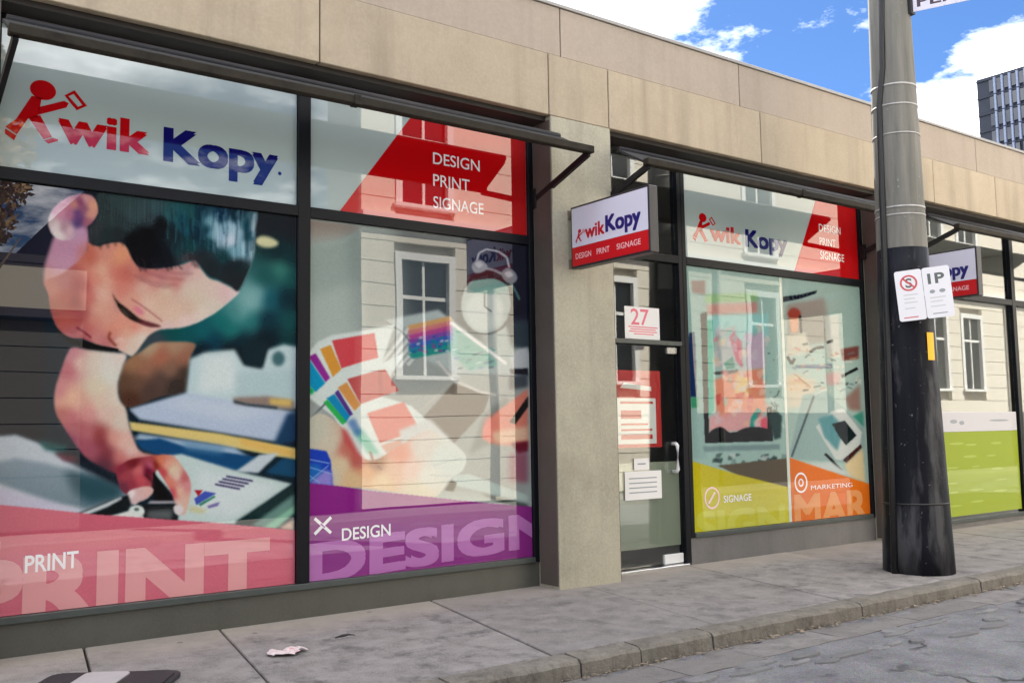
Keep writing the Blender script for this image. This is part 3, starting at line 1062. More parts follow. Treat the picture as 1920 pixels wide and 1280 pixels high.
# ear
P.field([(91, 425), (90, 412), (96, 395), (112, 378), (132, 367), (152, 363), (172, 367), (182, 380), (184, 398), (174, 416), (163, 426), (158, 440), (140, 448), (116, 450), (100, 442)],
        [(95, 415, (214, 190, 190)), (108, 440, (244, 232, 226)), (104, 425, (238, 220, 220)), (120, 425, (190, 150, 160)), (114, 400, (214, 150, 170)), (124, 385, (206, 130, 150)), (130, 400, (190, 120, 150)),
         (145, 400, (116, 76, 126)), (150, 412, (104, 66, 124)), (146, 420, (90, 70, 120)), (140, 382, (210, 140, 130)), (150, 378, (140, 70, 110)), (160, 372, (222, 160, 160)), (172, 385, (234, 170, 140)),
         (168, 400, (226, 160, 140)), (160, 415, (170, 100, 120)), (150, 432, (206, 160, 190)), (130, 430, (226, 190, 200)), (120, 372, (216, 150, 176)), (158, 392, (150, 90, 120))], 1.4, 4.0, melt=2.8)
# hair
P.field([(186, 358), (260, 366), (340, 376), (420, 386), (479, 392), (479, 430), (476, 478), (464, 512), (447, 545), (432, 536), (408, 524), (392, 518), (378, 502), (366, 488), (348, 490), (322, 494),
         (288, 502), (262, 498), (248, 484), (236, 458), (224, 452), (200, 456), (182, 460), (168, 452), (166, 432), (174, 418), (186, 398)],
        [(200, 400, (46, 60, 62)), (230, 380, (52, 72, 74)), (180, 430, (48, 54, 58)), (200, 440, (34, 48, 50)), (220, 435, (34, 44, 46)), (215, 415, (44, 60, 62)), (235, 420, (44, 60, 64)), (250, 400, (54, 76, 80)), (290, 390, (54, 82, 88)), (280, 408, (48, 64, 70)), (270, 395, (54, 76, 80)),
         (250, 450, (2, 4, 10)), (275, 440, (2, 2, 8)), (300, 420, (6, 10, 16)), (290, 470, (4, 6, 14)), (265, 480, (6, 6, 14)), (310, 480, (8, 16, 26)), (320, 400, (40, 90, 96)), (330, 440, (20, 36, 42)), (345, 410, (14, 72, 86)),
         (345, 430, (22, 84, 98)), (358, 400, (30, 86, 88)), (372, 400, (6, 46, 66)), (372, 440, (6, 34, 52)), (395, 418, (126, 176, 192)), (398, 436, (136, 190, 206)), (386, 430, (10, 50, 70)), (412, 440, (146, 182, 204)),
         (426, 425, (150, 190, 208)), (430, 448, (196, 214, 228)), (444, 436, (170, 200, 218)), (455, 466, (158, 198, 214)), (440, 470, (110, 160, 176)), (474, 425, (160, 186, 194)), (474, 460, (140, 170, 180)), (462, 424, (30, 84, 100)),
         (466, 440, (40, 90, 104)), (415, 405, (4, 46, 74)), (440, 402, (8, 44, 62)), (392, 456, (16, 60, 72)), (355, 458, (16, 66, 70)), (335, 470, (24, 56, 62)), (350, 484, (60, 60, 66)), (380, 480, (34, 44, 50)), (400, 500, (30, 40, 46)),
         (430, 500, (26, 34, 40)), (420, 482, (20, 62, 68)), (446, 500, (24, 40, 46)), (440, 522, (30, 36, 40))], 1.8, 5.0, 2.4, 1.0, 0.07, 2.6)
for k in range(46):
    xx = rr.uniform(312, 478)
    y0 = rr.uniform(388, 420)
    c = rr.choice([(4, 30, 46), (2, 20, 34), (60, 120, 132), (10, 60, 76)]) if xx < 390 else rr.choice([(206, 222, 234), (150, 186, 204), (10, 52, 74), (4, 36, 54), (96, 146, 166)])
    ln(c, [(xx, y0), (xx + rr.uniform(-3, 3), y0 + 18), (xx + rr.uniform(-4, 6), y0 + rr.uniform(36, 74))], rr.uniform(1.6, 3.6), 1.5, .55)
for k in range(26):
    xx = rr.uniform(248, 372)
    yy = 494 - (xx - 300) * .05
    ln(rr.choice([(30, 22, 30), (60, 40, 48), (14, 14, 22)]), [(xx, yy - 12), (xx + 4, yy + 2), (xx + rr.uniform(4, 14), yy + rr.uniform(6, 14))], 2.2, 1.5, .5)
for xx, yy in ((172, 456), (186, 462), (200, 460), (214, 456), (228, 456)):
    ln((40, 30, 34), [(xx, yy - 8), (xx + 3, yy + 5)], 4, 2.2, .6)
ln((150, 170, 180), [(478, 466), (470, 500), (450, 542)], 1.4, 1, .5)
# arm
P.field([(136, 650), (165, 655), (210, 660), (237, 664), (229, 690), (221, 720), (224, 748), (236, 766), (241, 790), (250, 820), (263, 845), (292, 856), (270, 884), (238, 892), (214, 886), (186, 873), (160, 856),
         (140, 832), (120, 802), (105, 776), (101, 750), (104, 724), (115, 690), (125, 664)],
        [(135, 662, (206, 134, 142)), (128, 690, (200, 112, 122)), (150, 680, (230, 194, 178)), (175, 680, (232, 216, 198)), (200, 682, (234, 226, 214)), (206, 702, (232, 230, 216)), (226, 668, (236, 220, 208)), (180, 725, (232, 218, 190)),
         (110, 735, (214, 136, 138)), (114, 752, (234, 172, 150)), (132, 746, (240, 188, 156)), (152, 756, (234, 180, 160)), (190, 750, (234, 208, 186)), (216, 746, (234, 220, 202)), (114, 772, (196, 112, 104)), (135, 782, (204, 112, 118)),
         (160, 772, (230, 160, 154)), (200, 776, (232, 198, 182)), (226, 792, (228, 214, 196)), (140, 802, (186, 100, 106)), (165, 812, (198, 116, 122)), (185, 815, (160, 70, 70)), (190, 830, (146, 60, 70)), (212, 820, (232, 166, 150)),
         (232, 830, (238, 194, 178)), (175, 842, (172, 90, 106)), (158, 832, (176, 90, 106)), (200, 852, (136, 56, 70)), (225, 856, (216, 130, 124)), (246, 846, (236, 200, 188)), (130, 826, (150, 56, 92)), (250, 864, (214, 128, 122)), (196, 872, (96, 50, 66)), (225, 880, (150, 50, 66))], 2.2, 7.0)
# hand
P.field([(218, 880), (230, 868), (246, 860), (268, 856), (292, 852), (318, 852), (330, 858), (342, 874), (352, 890), (358, 908), (356, 930), (352, 950), (346, 964), (334, 962), (328, 950), (324, 930), (314, 910),
         (302, 890), (294, 880), (288, 896), (284, 912), (264, 918), (244, 926), (230, 922), (222, 905)],
        [(225, 880, (146, 46, 64)), (234, 892, (170, 68, 80)), (250, 868, (120, 30, 38)), (259, 880, (218, 112, 116)), (262, 896, (206, 84, 94)), (245, 906, (160, 58, 74)), (278, 882, (106, 16, 44)), (284, 872, (196, 94, 122)),
         (291, 870, (130, 30, 18)), (300, 864, (228, 130, 98)), (305, 884, (206, 78, 82)), (314, 872, (238, 172, 150)), (322, 880, (230, 208, 176)), (331, 890, (234, 204, 184)), (318, 902, (230, 136, 116)), (325, 922, (214, 86, 96)),
         (335, 920, (236, 192, 166)), (345, 894, (208, 110, 112)), (351, 910, (224, 150, 150)), (346, 940, (232, 188, 168)), (336, 946, (230, 200, 186)), (232, 912, (120, 50, 70))], 1.4, 4.0, melt=2.6)
P.smooth((10, 6, 10), [(288, 884), (296, 896), (306, 908), (316, 926), (322, 938), (306, 940), (290, 938), (287, 912)], 1.6)
ln((60, 12, 26), [(272, 888), (284, 900), (290, 915)], 5, 2, .8)
P.field([(238, 930), (242, 920), (254, 915), (272, 911), (285, 913), (287, 922), (276, 934), (262, 940), (252, 946), (244, 940)],
        [(245, 925, (240, 214, 214)), (262, 925, (232, 190, 186)), (280, 918, (236, 190, 180)), (252, 940, (226, 196, 194))], 1.4, 4, melt=2.5)
P.smooth((250, 238, 236), [(239, 928), (244, 920), (252, 919), (252, 926), (245, 933)], 1.2, .8)
p((16, 24, 28), [(130, 968), (200, 940), (240, 926), (246, 946), (232, 958), (200, 970)], 2)
p((224, 234, 236), [(150, 962), (200, 942), (228, 930), (228, 935), (200, 950), (160, 966)], 1.8)
p((178, 176, 182), [(282, 938), (326, 938), (330, 944), (276, 944)], 1.6)
p((20, 24, 26), [(256, 946), (330, 944), (332, 976), (262, 974)], 2)
p((96, 102, 104), [(276, 956), (324, 953), (322, 974), (276, 972)], 4)
P.smooth((232, 224, 224), [(326, 948), (338, 946), (344, 955), (336, 965), (327, 960)], 1.4)
e((232, 242, 236), 256, 958, 15, 12, 0, 1.5)
p((238, 240, 236), [(208, 966), (244, 956), (270, 968), (268, 976), (210, 974)], 1.5)
e((96, 110, 104), 256, 954, 5, 3.4, 0, 1.2)
# pink band
p((223, 108, 128), [(-20, 944), (80, 953), (160, 962), (300, 972), (400, 979), (480, 986), (560, 994), (560, 1180), (-20, 1180)], 1.0)
U0, U1, V0, V1 = 1.036, 3.306, 0.275, 3.331
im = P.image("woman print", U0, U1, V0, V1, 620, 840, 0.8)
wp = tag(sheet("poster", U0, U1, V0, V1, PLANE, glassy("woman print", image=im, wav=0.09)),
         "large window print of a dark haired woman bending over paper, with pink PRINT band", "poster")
M["pink_letter"] = glassy("pale pink letters", tuple(c * .82 for c in lin((240, 166, 168))))
lettering("PRINT", GF, 0.86, 3.09, 0.165, 0.665, M["pink_letter"], wp, 0.0, 0.0, heavy=0.036, clip=[('v', 0.276, -1), ('u', 1.038, -1)])
lettering("PRINT", GF, 1.29, 1.64, 0.555, 0.675, M["film_white"], wp, 0.018, 0.0014, skew=0.02)
flat_polys("icon", [seg_poly(1.05, .79, 1.12, .79, .018), seg_poly(1.12, .79, 1.12, .62, .018), seg_poly(1.05, .62, 1.12, .62, .018)],
           GF, M["film_white"], wp, 0.0014)

# ---- fan of colour swatches
P = Print(560, 400, 1010, 1120, (176, 190, 184), 0.75)
p, e, ln = P.poly, P.ell, P.line
p(((150, 130, 118), (176, 184, 176)), [(560, 410), (680, 425), (640, 450), (560, 462)], 3)
p((160, 176, 168), [(560, 460), (690, 440), (720, 640), (560, 660)], 12)
p((186, 198, 190), [(570, 560), (690, 520), (700, 640), (580, 660)], 12, .7)
p((118, 132, 130), [(660, 420), (760, 430), (760, 660), (680, 640)], 22, .9)
p((62, 72, 78), [(740, 420), (905, 445), (905, 690), (760, 640)], 20, .95)
p((26, 30, 54), [(870, 438), (1010, 455), (1010, 650), (966, 640), (944, 590), (884, 545)], 4)
p((10, 16, 40), [(950, 455), (1010, 462), (1010, 600), (955, 590)], 6)
p((46, 62, 72), [(948, 600), (1010, 600), (1010, 660), (960, 650)], 5)
# twin bell alarm clock
e((30, 36, 44), 914, 566, 51, 60, 4, 2)
e((168, 184, 178), 911, 570, 47, 55, 4, 2)
e((196, 208, 202), 908, 582, 36, 38, 4, 5)
P.smooth((120, 168, 158), [(878, 540), (892, 524), (916, 518), (940, 526), (954, 542), (930, 550), (900, 550)], 2)
P.smooth((22, 26, 34), [(880, 526), (896, 512), (920, 508), (944, 516), (962, 534), (950, 532), (926, 522), (900, 524)], 1.5)
P.smooth((150, 152, 156), [(884, 500), (892, 488), (904, 488), (914, 498), (908, 508), (892, 512)], 1.5)
P.smooth((196, 196, 198), [(890, 494), (898, 490), (906, 496), (898, 502)], 1.5)
P.smooth((140, 146, 150), [(940, 512), (950, 502), (964, 508), (970, 522), (960, 532), (946, 526)], 1.5)
P.smooth((200, 204, 206), [(946, 512), (956, 508), (962, 516), (952, 520)], 1.5)
ln((190, 190, 194), [(894, 488), (898, 474), (912, 467), (934, 471), (950, 482), (955, 502)], 4, 1.3)
ln((150, 150, 154), [(908, 502), (926, 506), (942, 514)], 5, 1.5)
ln((70, 110, 112), [(958, 532), (968, 548), (974, 562)], 5, 1.5)
ln((90, 96, 100), [(908, 574), (909, 548)], 3, 1.2)
ln((90, 96, 100), [(908, 574), (922, 584)], 3, 1.2)
ln((60, 60, 64), [(880, 616), (868, 634)], 5, 1.6)
# desk papers, lines
p((158, 166, 162), [(570, 720), (700, 610), (800, 600), (960, 690), (985, 700), (985, 930), (570, 910)], 8)
p((176, 190, 188), [(720, 600), (822, 580), (956, 684), (990, 694), (985, 702), (860, 700), (800, 676)], 3)
for k in range(6):
    ln((120, 136, 134), [(690 + 16 * k, 700 - 4 * k), (760 + 12 * k, 612 + 4 * k)], 3 if k % 2 else 2, 1.4, .7)
for k in range(5):
    ln((226, 230, 226), [(700 + 16 * k, 700 - 4 * k), (770 + 12 * k, 612 + 4 * k)], 6, 1.6, .8)
ln((112, 120, 118), [(722, 602), (754, 622), (770, 640)], 3, 1.6)
cols = [(206, 160, 104), (204, 120, 120), (178, 70, 140), (120, 70, 160), (50, 90, 176), (20, 120, 150), (30, 140, 130)]
for k, c in enumerate(cols):
    t0, t1 = k / 7, (k + 1) / 7
    y0, y1 = 606 + 62 * t0, 606 + 62 * t1
    p(c, [(764, y0 + 4), (845, y0 - 14), (850 + 6 * t1, y1 - 12), (766 + 8 * t1, y1 + 4)], 2)
for k in range(30):
    xx = rr.uniform(768, 842)
    yy = rr.uniform(630, 660)
    e(rr.choice([(40, 80, 150), (20, 120, 140), (150, 60, 140), (200, 200, 210)]), xx, yy, 4, 2.5, -15, 1, .7)
p((124, 182, 168), [(850, 606), (912, 652), (934, 684), (880, 694), (846, 664)], 4)
for k in range(26):
    xx = rr.uniform(850, 925)
    yy = rr.uniform(650, 690)
    e(rr.choice([(110, 140, 180), (80, 160, 150), (200, 220, 220), (90, 110, 120)]), xx, yy, 6, 2, -12, 1, .7)
ln((240, 240, 236), [(845, 604), (950, 682)], 6, 1.4)
p((104, 96, 90), [(786, 790), (850, 718), (918, 738), (908, 770), (846, 836), (816, 822)], 2)
ln((206, 206, 200), [(820, 676), (850, 712), (900, 734), (930, 740)], 5, 1.6)
ln((170, 172, 168), [(770, 786), (846, 716)], 3, 1.4)
p((120, 128, 126), [(906, 780), (950, 740), (960, 800), (920, 830), (880, 850)], 5)
p((200, 206, 208), [(955, 672), (970, 655), (990, 650), (990, 690), (962, 690)], 3)
p((14, 16, 30), [(956, 692), (990, 690), (990, 704), (958, 700)], 2)
p((66, 74, 84), [(955, 705), (990, 700), (990, 725), (955, 730)], 4)
# swatch fan, outer row
p((220, 232, 226), [(572, 668), (596, 640), (622, 628), (700, 616), (740, 608), (716, 680), (760, 660), (710, 740), (770, 760), (860, 840), (872, 858), (800, 935), (700, 900), (660, 840), (625, 780), (572, 740)], 2)
p((214, 76, 84), [(622, 638), (678, 628), (702, 624), (709, 670), (682, 677), (640, 690)], 1.3)
p((222, 156, 60), [(600, 654), (620, 646), (640, 692), (624, 706)], 1.3)
p((150, 44, 150), [(578, 668), (592, 662), (619, 708), (610, 716)], 1.3)
p((10, 152, 200), [(566, 668), (579, 672), (610, 718), (592, 734), (568, 712)], 1.5)
p((16, 176, 96), [(566, 712), (590, 732), (584, 740), (566, 728)], 2.5)
p((196, 84, 84), [(651, 710), (700, 696), (722, 692), (748, 732), (712, 744), (676, 757)], 1.3)
ln((160, 60, 60), [(712, 694), (714, 742)], 7, 2, .5)
p((220, 154, 84), [(633, 726), (650, 716), (676, 758), (665, 770)], 1.3)
p((88, 56, 140), [(627, 736), (634, 730), (662, 776), (655, 780)], 1.2)
p((20, 140, 190), [(612, 746), (627, 738), (656, 780), (648, 792)], 1.3)
p((48, 184, 90), [(606, 754), (614, 748), (650, 790), (642, 796)], 1.3)
p((222, 118, 108), [(688, 774), (757, 753), (788, 806), (712, 830)], 1.6)
p((214, 160, 140), [(714, 834), (790, 810), (804, 832), (734, 862)], 2)
p((206, 212, 208), [(748, 806), (806, 784), (872, 852), (810, 934), (716, 912), (690, 850), (760, 852)], 4)
p((70, 180, 150), [(662, 806), (678, 802), (712, 850), (690, 850)], 4, .8)
p((60, 110, 180), [(650, 790), (664, 782), (680, 812), (668, 818)], 4, .7)
ln((92, 104, 106), [(566, 800), (610, 756)], 3, 1.4)
p((196, 206, 200), [(566, 800), (600, 770), (660, 840), (650, 905), (566, 905)], 6, .8)
# palm and fingers holding the fan
P.field([(566, 800), (600, 775), (640, 800), (668, 848), (700, 862), (745, 838), (800, 806), (840, 826), (872, 852), (868, 880), (842, 900), (812, 932), (740, 922), (680, 914), (620, 908), (600, 880), (580, 840)],
        [(590, 810, (206, 206, 186)), (620, 830, (216, 206, 182)), (640, 870, (226, 206, 170)), (650, 840, (206, 120, 104)), (672, 862, (190, 90, 84)), (660, 895, (230, 196, 150)), (690, 880, (226, 160, 104)), (700, 868, (140, 80, 40)),
         (715, 900, (232, 200, 156)), (740, 880, (228, 180, 150)), (750, 850, (226, 140, 116)), (770, 880, (230, 196, 180)), (790, 840, (214, 206, 196)), (800, 890, (220, 222, 210)), (830, 860, (208, 220, 212)), (850, 870, (206, 218, 210)), (780, 920, (220, 210, 180)), (620, 890, (214, 206, 180))], 1.6, 6, melt=4)
ln((150, 70, 50), [(694, 846), (700, 866), (712, 876)], 4, 1.6, .8)
ln((120, 50, 40), [(708, 872), (716, 880)], 4, 1.4, .8)
for q in ([(812, 872), (866, 858)], [(806, 890), (850, 892)]):
    ln((180, 190, 186), q, 2, 1.2, .7)
# fingers
p((200, 84, 84), [(640, 800), (650, 806), (672, 846), (684, 862), (670, 858), (646, 828)], 4, .9)
# blue chart
p((30, 66, 190), [(566, 838), (612, 845), (620, 862), (624, 912), (566, 906)], 1.5)
p((30, 120, 200), [(566, 872), (600, 868), (606, 902), (566, 906)], 5, .8)
p((150, 140, 220), [(580, 905), (610, 880), (622, 884), (624, 912)], 4)
for q in ([(568, 858), (618, 868)], [(570, 872), (622, 888)], [(576, 904), (616, 872)], [(570, 884), (600, 905)]):
    ln((150, 190, 240), q, 1.6, .8)
# second hand, pencil
p((228, 132, 112), [(990, 728), (930, 772), (906, 800), (904, 820), (918, 830), (990, 838)], 3)
p((238, 196, 164), [(918, 810), (990, 798), (990, 826), (930, 832)], 5)
p((232, 110, 104), [(908, 786), (924, 776), (922, 820), (906, 822)], 5, .8)
p((10, 10, 16), [(956, 790), (990, 742), (990, 762), (966, 795)], 1.5)
p((110, 10, 40), [(958, 830), (990, 826), (990, 846), (972, 852)], 3)
p((150, 90, 110), [(955, 850), (990, 846), (990, 905), (955, 900)], 6)
# book edge
p((186, 206, 200), [(850, 890), (880, 888), (990, 928), (990, 948), (900, 920), (848, 908)], 2)
p((18, 20, 22), [(834, 918), (846, 900), (856, 904), (850, 920)], 2)
p((60, 72, 70), [(900, 924), (990, 944), (990, 954), (940, 942)], 4)
# purple band
p((146, 40, 138), [(560, 903), (640, 911), (700, 920), (780, 928), (850, 936), (930, 944), (1010, 950), (1010, 1120), (560, 1120)], 1.0)
U0, U1, V0, V1 = 3.424, 5.764, 0.275, 3.331
im = P.image("swatch print", U0, U1, V0, V1, 560, 760, 0.8)
dp = tag(sheet("poster", U0, U1, V0, V1, PLANE, glassy("swatch print", image=im, wav=0.09)),
         "large window print of a hand holding colour swatches, with purple DESIGN band", "poster")
M["lilac_letter"] = glassy("lilac letters", tuple(c * .85 for c in lin((190, 116, 188))))
lettering("DESIGN", GF, 3.42, 6.02, 0.245, 0.585, M["lilac_letter"], dp, 0.0, 0.0, heavy=0.028, clip=[('v', 0.276, -1), ('u', 5.762, 1)], skew=0.05)
lettering("DESIGN", GF, 3.73, 4.20, 0.585, 0.69, M["film_white"], dp, 0.012, 0.0014, skew=0.02)
flat_polys("icon", [seg_poly(3.48, .66, 3.63, .79, .026)], GF, M["film_white"], dp, 0.0014)
flat_polys("icon", [seg_poly(3.48, .79, 3.63, .66, .026)], GF, M["film_white"], dp, 0.0017)
flat_polys("icon", [seg_poly(3.535, .742, 3.575, .708, .012)], GF, M["lilac_letter"], dp, 0.0030)

# ---- white header panels with the shop's name
FIG_HEAD = (0.0,)


def runner(fr, fu, fv, k, red, parent, w=0.0):
    """running figure holding a sheet; fu, fv place its foot, k scales it"""
    def T(pts):
        out = []
        for x, y in pts:
            u, v = gl(x / 3.2, y / 3.2)
            out.append((fu + (u - 1.035) * k, fv + (v - 3.64) * k))
        return out
    polys = []
    cu, cv = gl(258 / 3.2, 541 / 3.2)
    polys.append(disc(fu + (cu - 1.035) * k, fv + (cv - 3.64) * k, 0.088 * k, 0.074 * k))
    polys += [T(q) for q in (
        [(190, 574), (250, 590), (240, 640), (225, 700), (168, 712), (100, 806), (30, 760), (95, 715)],
        [(30, 770), (98, 812), (84, 842), (28, 800)],
        [(232, 642), (385, 605), (412, 620), (398, 646), (226, 690)],
        [(172, 708), (240, 690), (312, 822), (262, 836)],
        [(264, 842), (314, 826), (350, 836), (345, 846), (290, 862)],
        [(386, 572), (447, 542), (441, 564), (411, 578)], [(447, 542), (522, 636), (494, 631), (441, 564)],
        [(522, 636), (460, 662), (468, 641), (494, 631)], [(460, 662), (426, 624), (442, 612), (468, 641)],
        [(386, 572), (411, 578), (442, 612), (426, 624)])]
    return flat_polys("runner_figure", polys, fr, red, parent, w)


def name_panel(label, u0, u1, v0, v1, slant):
    h = tag(sheet("window_sign", u0, u1, v0, v1, PLANE, M["header_white"]), label, "window sign")
    if slant:
        (a, va), (b, vb) = slant
        flat_polys("red_panel", [[(a, v0 + .002), (u1 - .002, v0 + .002), (u1 - .002, v1 - .002), (b, v1 - .002)]], GF, M["header_red"], h, 0.0)
    return h


h1 = name_panel("white header panel with big red and navy lettering and a running figure", 1.036, 3.306, 3.429, 4.484, None)
runner(GF, 1.035, 3.64, 1.0, M["logo_red"], h1)
lettering("wik", GF, 1.425, 2.085, 3.668, 3.935, M["logo_red"], h1, 0.0, 0.0, heavy=0.015)
lettering("Kopy", GF, 2.19, 3.14, 3.56, 3.92, M["logo_blue"], h1, 0.0, 0.0, heavy=0.017)
flat_polys("registered_mark", [disc(3.155, 3.685, 0.016)], GF, M["logo_blue"], h1)
h2 = name_panel("white header panel with slanting red end, nearest left of the pillar", 3.424, 5.764, 3.429, 4.484, ((3.71, 0), (4.49, 0)))
for s, b, v in (("DESIGN", 5.2, 4.0), ("PRINT", 5.08, 3.79), ("SIGNAGE", 5.24, 3.58)):
    lettering(s, GF, 4.67, b, v, v + 0.112, M["film_white"], h2, 0.004, 0.0014)
h3 = name_panel("white header panel with red end and small running figure, right of the glass door", 8.006, 11.344, 3.429, 4.484, ((9.98, 0), (10.52, 0)))
runner(GF, 8.13, 3.63, 0.72, M["logo_red"], h3)
lettering("wik", GF, 8.45, 8.99, 3.66, 3.865, M["logo_red"], h3, 0.0, 0.0, heavy=0.011)
lettering("Kopy", GF, 9.07, 9.86, 3.585, 3.87, M["logo_blue"], h3, 0.0, 0.0, heavy=0.013)
for s, b, v in (("DESIGN", 10.98, 4.0), ("PRINT", 10.86, 3.82), ("SIGNAGE", 11.03, 3.64)):
    lettering(s, GF, 10.52, b, v, v + 0.1, M["film_white"], h3, 0.004, 0.0014)

# ---- yellow and orange prints
P = Print(1275, 480, 1500, 1030, (160, 194, 186), 0.5)
p, e, ln = P.poly, P.ell, P.line
p((150, 184, 178), [(1285, 500), (1330, 505), (1325, 860), (1290, 860)], 5)
p((120, 92, 88), [(1296, 526), (1322, 526), (1322, 552), (1298, 548)], 3)
p((22, 46, 90), [(1292, 624), (1302, 622), (1304, 650), (1306, 744), (1294, 744), (1290, 650)], 2)
p((60, 150, 110), [(1294, 744), (1308, 744), (1308, 764), (1296, 764)], 3)
p((140, 190, 130), [(1322, 552), (1420, 548), (1420, 566), (1322, 568)], 6)
p((196, 140, 130), [(1326, 570), (1420, 566), (1420, 586), (1326, 590)], 6)
p((6, 14, 20), [(1314, 588), (1324, 586), (1328, 812), (1446, 808), (1448, 824), (1330, 828), (1322, 828)], 1.6)
p((150, 210, 206), [(1324, 592), (1440, 588), (1440, 640), (1326, 640)], 4)
p((36, 176, 150), [(1324, 600), (1336, 600), (1338, 770), (1328, 778)], 2.5)
p((168, 178, 180), [(1340, 620), (1380, 610), (1380, 680), (1345, 690)], 5)
p((196, 176, 196), [(1395, 625), (1432, 622), (1434, 690), (1400, 690)], 5)
p((18, 136, 120), [(1357, 680), (1374, 668), (1378, 690), (1362, 692)], 2)
p((190, 50, 100), [(1368, 630), (1376, 622), (1390, 640), (1392, 690), (1380, 676)], 3)
p((40, 60, 60), [(1337, 697), (1384, 692), (1382, 700), (1340, 702)], 1.6)
p((228, 140, 110), [(1340, 712), (1382, 696), (1430, 690), (1436, 770), (1400, 790), (1345, 800)], 5)
p((230, 196, 120), [(1380, 700), (1404, 706), (1404, 740), (1378, 740)], 6)
p((196, 60, 40), [(1342, 740), (1352, 738), (1350, 756), (1344, 760)], 3)
p((206, 70, 50), [(1378, 738), (1398, 734), (1394, 744), (1382, 748)], 3)
p((226, 168, 168), [(1330, 780), (1400, 770), (1436, 780), (1440, 806), (1330, 810)], 5)
p((20, 150, 136), [(1404, 815), (1408, 782), (1420, 764), (1428, 770), (1416, 790), (1412, 818)], 2)
p((226, 90, 110), [(1420, 790), (1438, 780), (1442, 808), (1422, 810)], 3)
for k in range(60):
    xx = rr.uniform(1338, 1438)
    yy = rr.uniform(600, 805)
    P.smooth(rr.choice([(226, 150, 130), (206, 200, 206), (230, 190, 150), (120, 190, 180), (214, 100, 110), (236, 206, 190)]),
             [(xx, yy), (xx + rr.uniform(4, 12), yy + rr.uniform(-3, 4)), (xx + rr.uniform(2, 10), yy + rr.uniform(6, 18)), (xx - rr.uniform(0, 5), yy + rr.uniform(4, 12))], 2, .55)
p((6, 14, 20), [(1314, 588), (1325, 586), (1329, 812), (1446, 808), (1448, 826), (1330, 830), (1322, 830)], 1.6)
p((6, 14, 20), [(1438, 764), (1447, 762), (1449, 826), (1440, 826)], 2)
P.smooth((6, 14, 20), [(1332, 808), (1352, 800), (1372, 812), (1396, 802), (1420, 800), (1444, 806), (1440, 818), (1380, 818), (1336, 818)], 2)
for k in range(26):
    xx = rr.uniform(1440, 1472)
    yy = rr.uniform(640, 800)
    ln(rr.choice([(40, 60, 60), (220, 226, 222), (90, 110, 110)]), [(xx, yy), (xx + rr.uniform(-8, 10), yy + rr.uniform(-3, 10))], 2.4, 1.4, .7)
p((24, 60, 60), [(1440, 780), (1452, 765), (1466, 780), (1464, 820), (1452, 824)], 3)
p((120, 150, 150), [(1318, 836), (1462, 832), (1462, 842), (1320, 846)], 3)
for k in range(22):
    xx = rr.uniform(1322, 1470)
    yy = rr.uniform(846, 866)
    p(rr.choice([(30, 54, 56), (60, 84, 84), (190, 204, 200), (110, 140, 138)]), [(xx, yy), (xx + rr.uniform(5, 14), yy + rr.uniform(-2, 3)), (xx + rr.uniform(4, 12), yy + rr.uniform(5, 12)), (xx - 2, yy + rr.uniform(4, 9))], 2, .75)
p((90, 80, 62), [(1345, 872), (1478, 858), (1478, 918), (1400, 898)], 2)
p(((206, 190, 30), (214, 216, 56)), [(1275, 858), (1298, 864), (1380, 888), (1500, 918), (1500, 1030), (1275, 1030)], 1)
U0, U1, V0, V1 = 8.006, 9.675, 0.336, 3.331
im = P.image("yellow print", U0, U1, V0, V1, 300, 560, 0.76)
yp = tag(sheet("poster", U0, U1, V0, V1, PLANE, glassy("yellow print", image=im, ior=1.75, wav=0.09)),
         "yellow footed window print of a tall screen, right beside the glass door", "poster")
M["lime_letter"] = glassy("lime letters", tuple(c * .72 for c in lin((222, 222, 84))), ior=1.75)
lettering("SIGN", GF, 8.06, 9.60, 0.20, 0.56, M["lime_letter"], yp, 0.0, 0.0, heavy=0.026, clip=[('v', 0.338, -1)])
flat_polys("icon", ring(8.33, 0.70, 0.125, 0.105, asp=1.0) + [seg_poly(8.27, .64, 8.38, .76, .025)], GF, M["film_pinkish"], yp, 0.0014)
lettering("SIGNAGE", GF, 8.52, 9.0, 0.635, 0.715, M["film_white"], yp, 0.008, 0.0014)

P = Print(1465, 490, 1660, 1010, (170, 198, 190), 0.5)
p, e, ln = P.poly, P.ell, P.line
p((160, 190, 182), [(1480, 505), (1640, 520), (1640, 660), (1480, 640)], 6)
p((16, 26, 28), [(1468, 556), (1500, 552), (1532, 544), (1530, 550), (1500, 560), (1468, 566)], 1.6)
p((150, 148, 140), [(1475, 570), (1545, 556), (1560, 640), (1475, 650)], 7)
e((150, 62, 48), 1489, 588, 12, 11, 0, 3)
p((226, 166, 130), [(1480, 596), (1498, 596), (1496, 622), (1484, 624)], 3)
ln((20, 30, 40), [(1500, 590), (1502, 624)], 4, 1.6)
p((206, 204, 188), [(1475, 628), (1510, 624), (1520, 660), (1475, 668)], 4)
p((198, 204, 196), [(1545, 592), (1572, 590), (1575, 670), (1550, 670)], 2)
for q in ([(1518, 660), (1530, 652), (1545, 650)], [(1476, 668), (1484, 682), (1490, 672)], [(1550, 642), (1562, 638)], [(1578, 706), (1592, 698), (1608, 690)]):
    ln((20, 26, 30), q, 5, 1.6)
p((120, 68, 62), [(1576, 654), (1610, 648), (1610, 672), (1580, 676)], 3)
p((110, 128, 150), [(1492, 684), (1560, 682), (1560, 690), (1494, 690)], 2)
p((206, 200, 180), [(1475, 700), (1530, 712), (1528, 760), (1475, 765)], 7)
p((224, 190, 150), [(1474, 706), (1500, 702), (1520, 730), (1476, 734)], 7, .7)
ln((170, 130, 90), [(1488, 700), (1520, 726)], 3, 1.5)
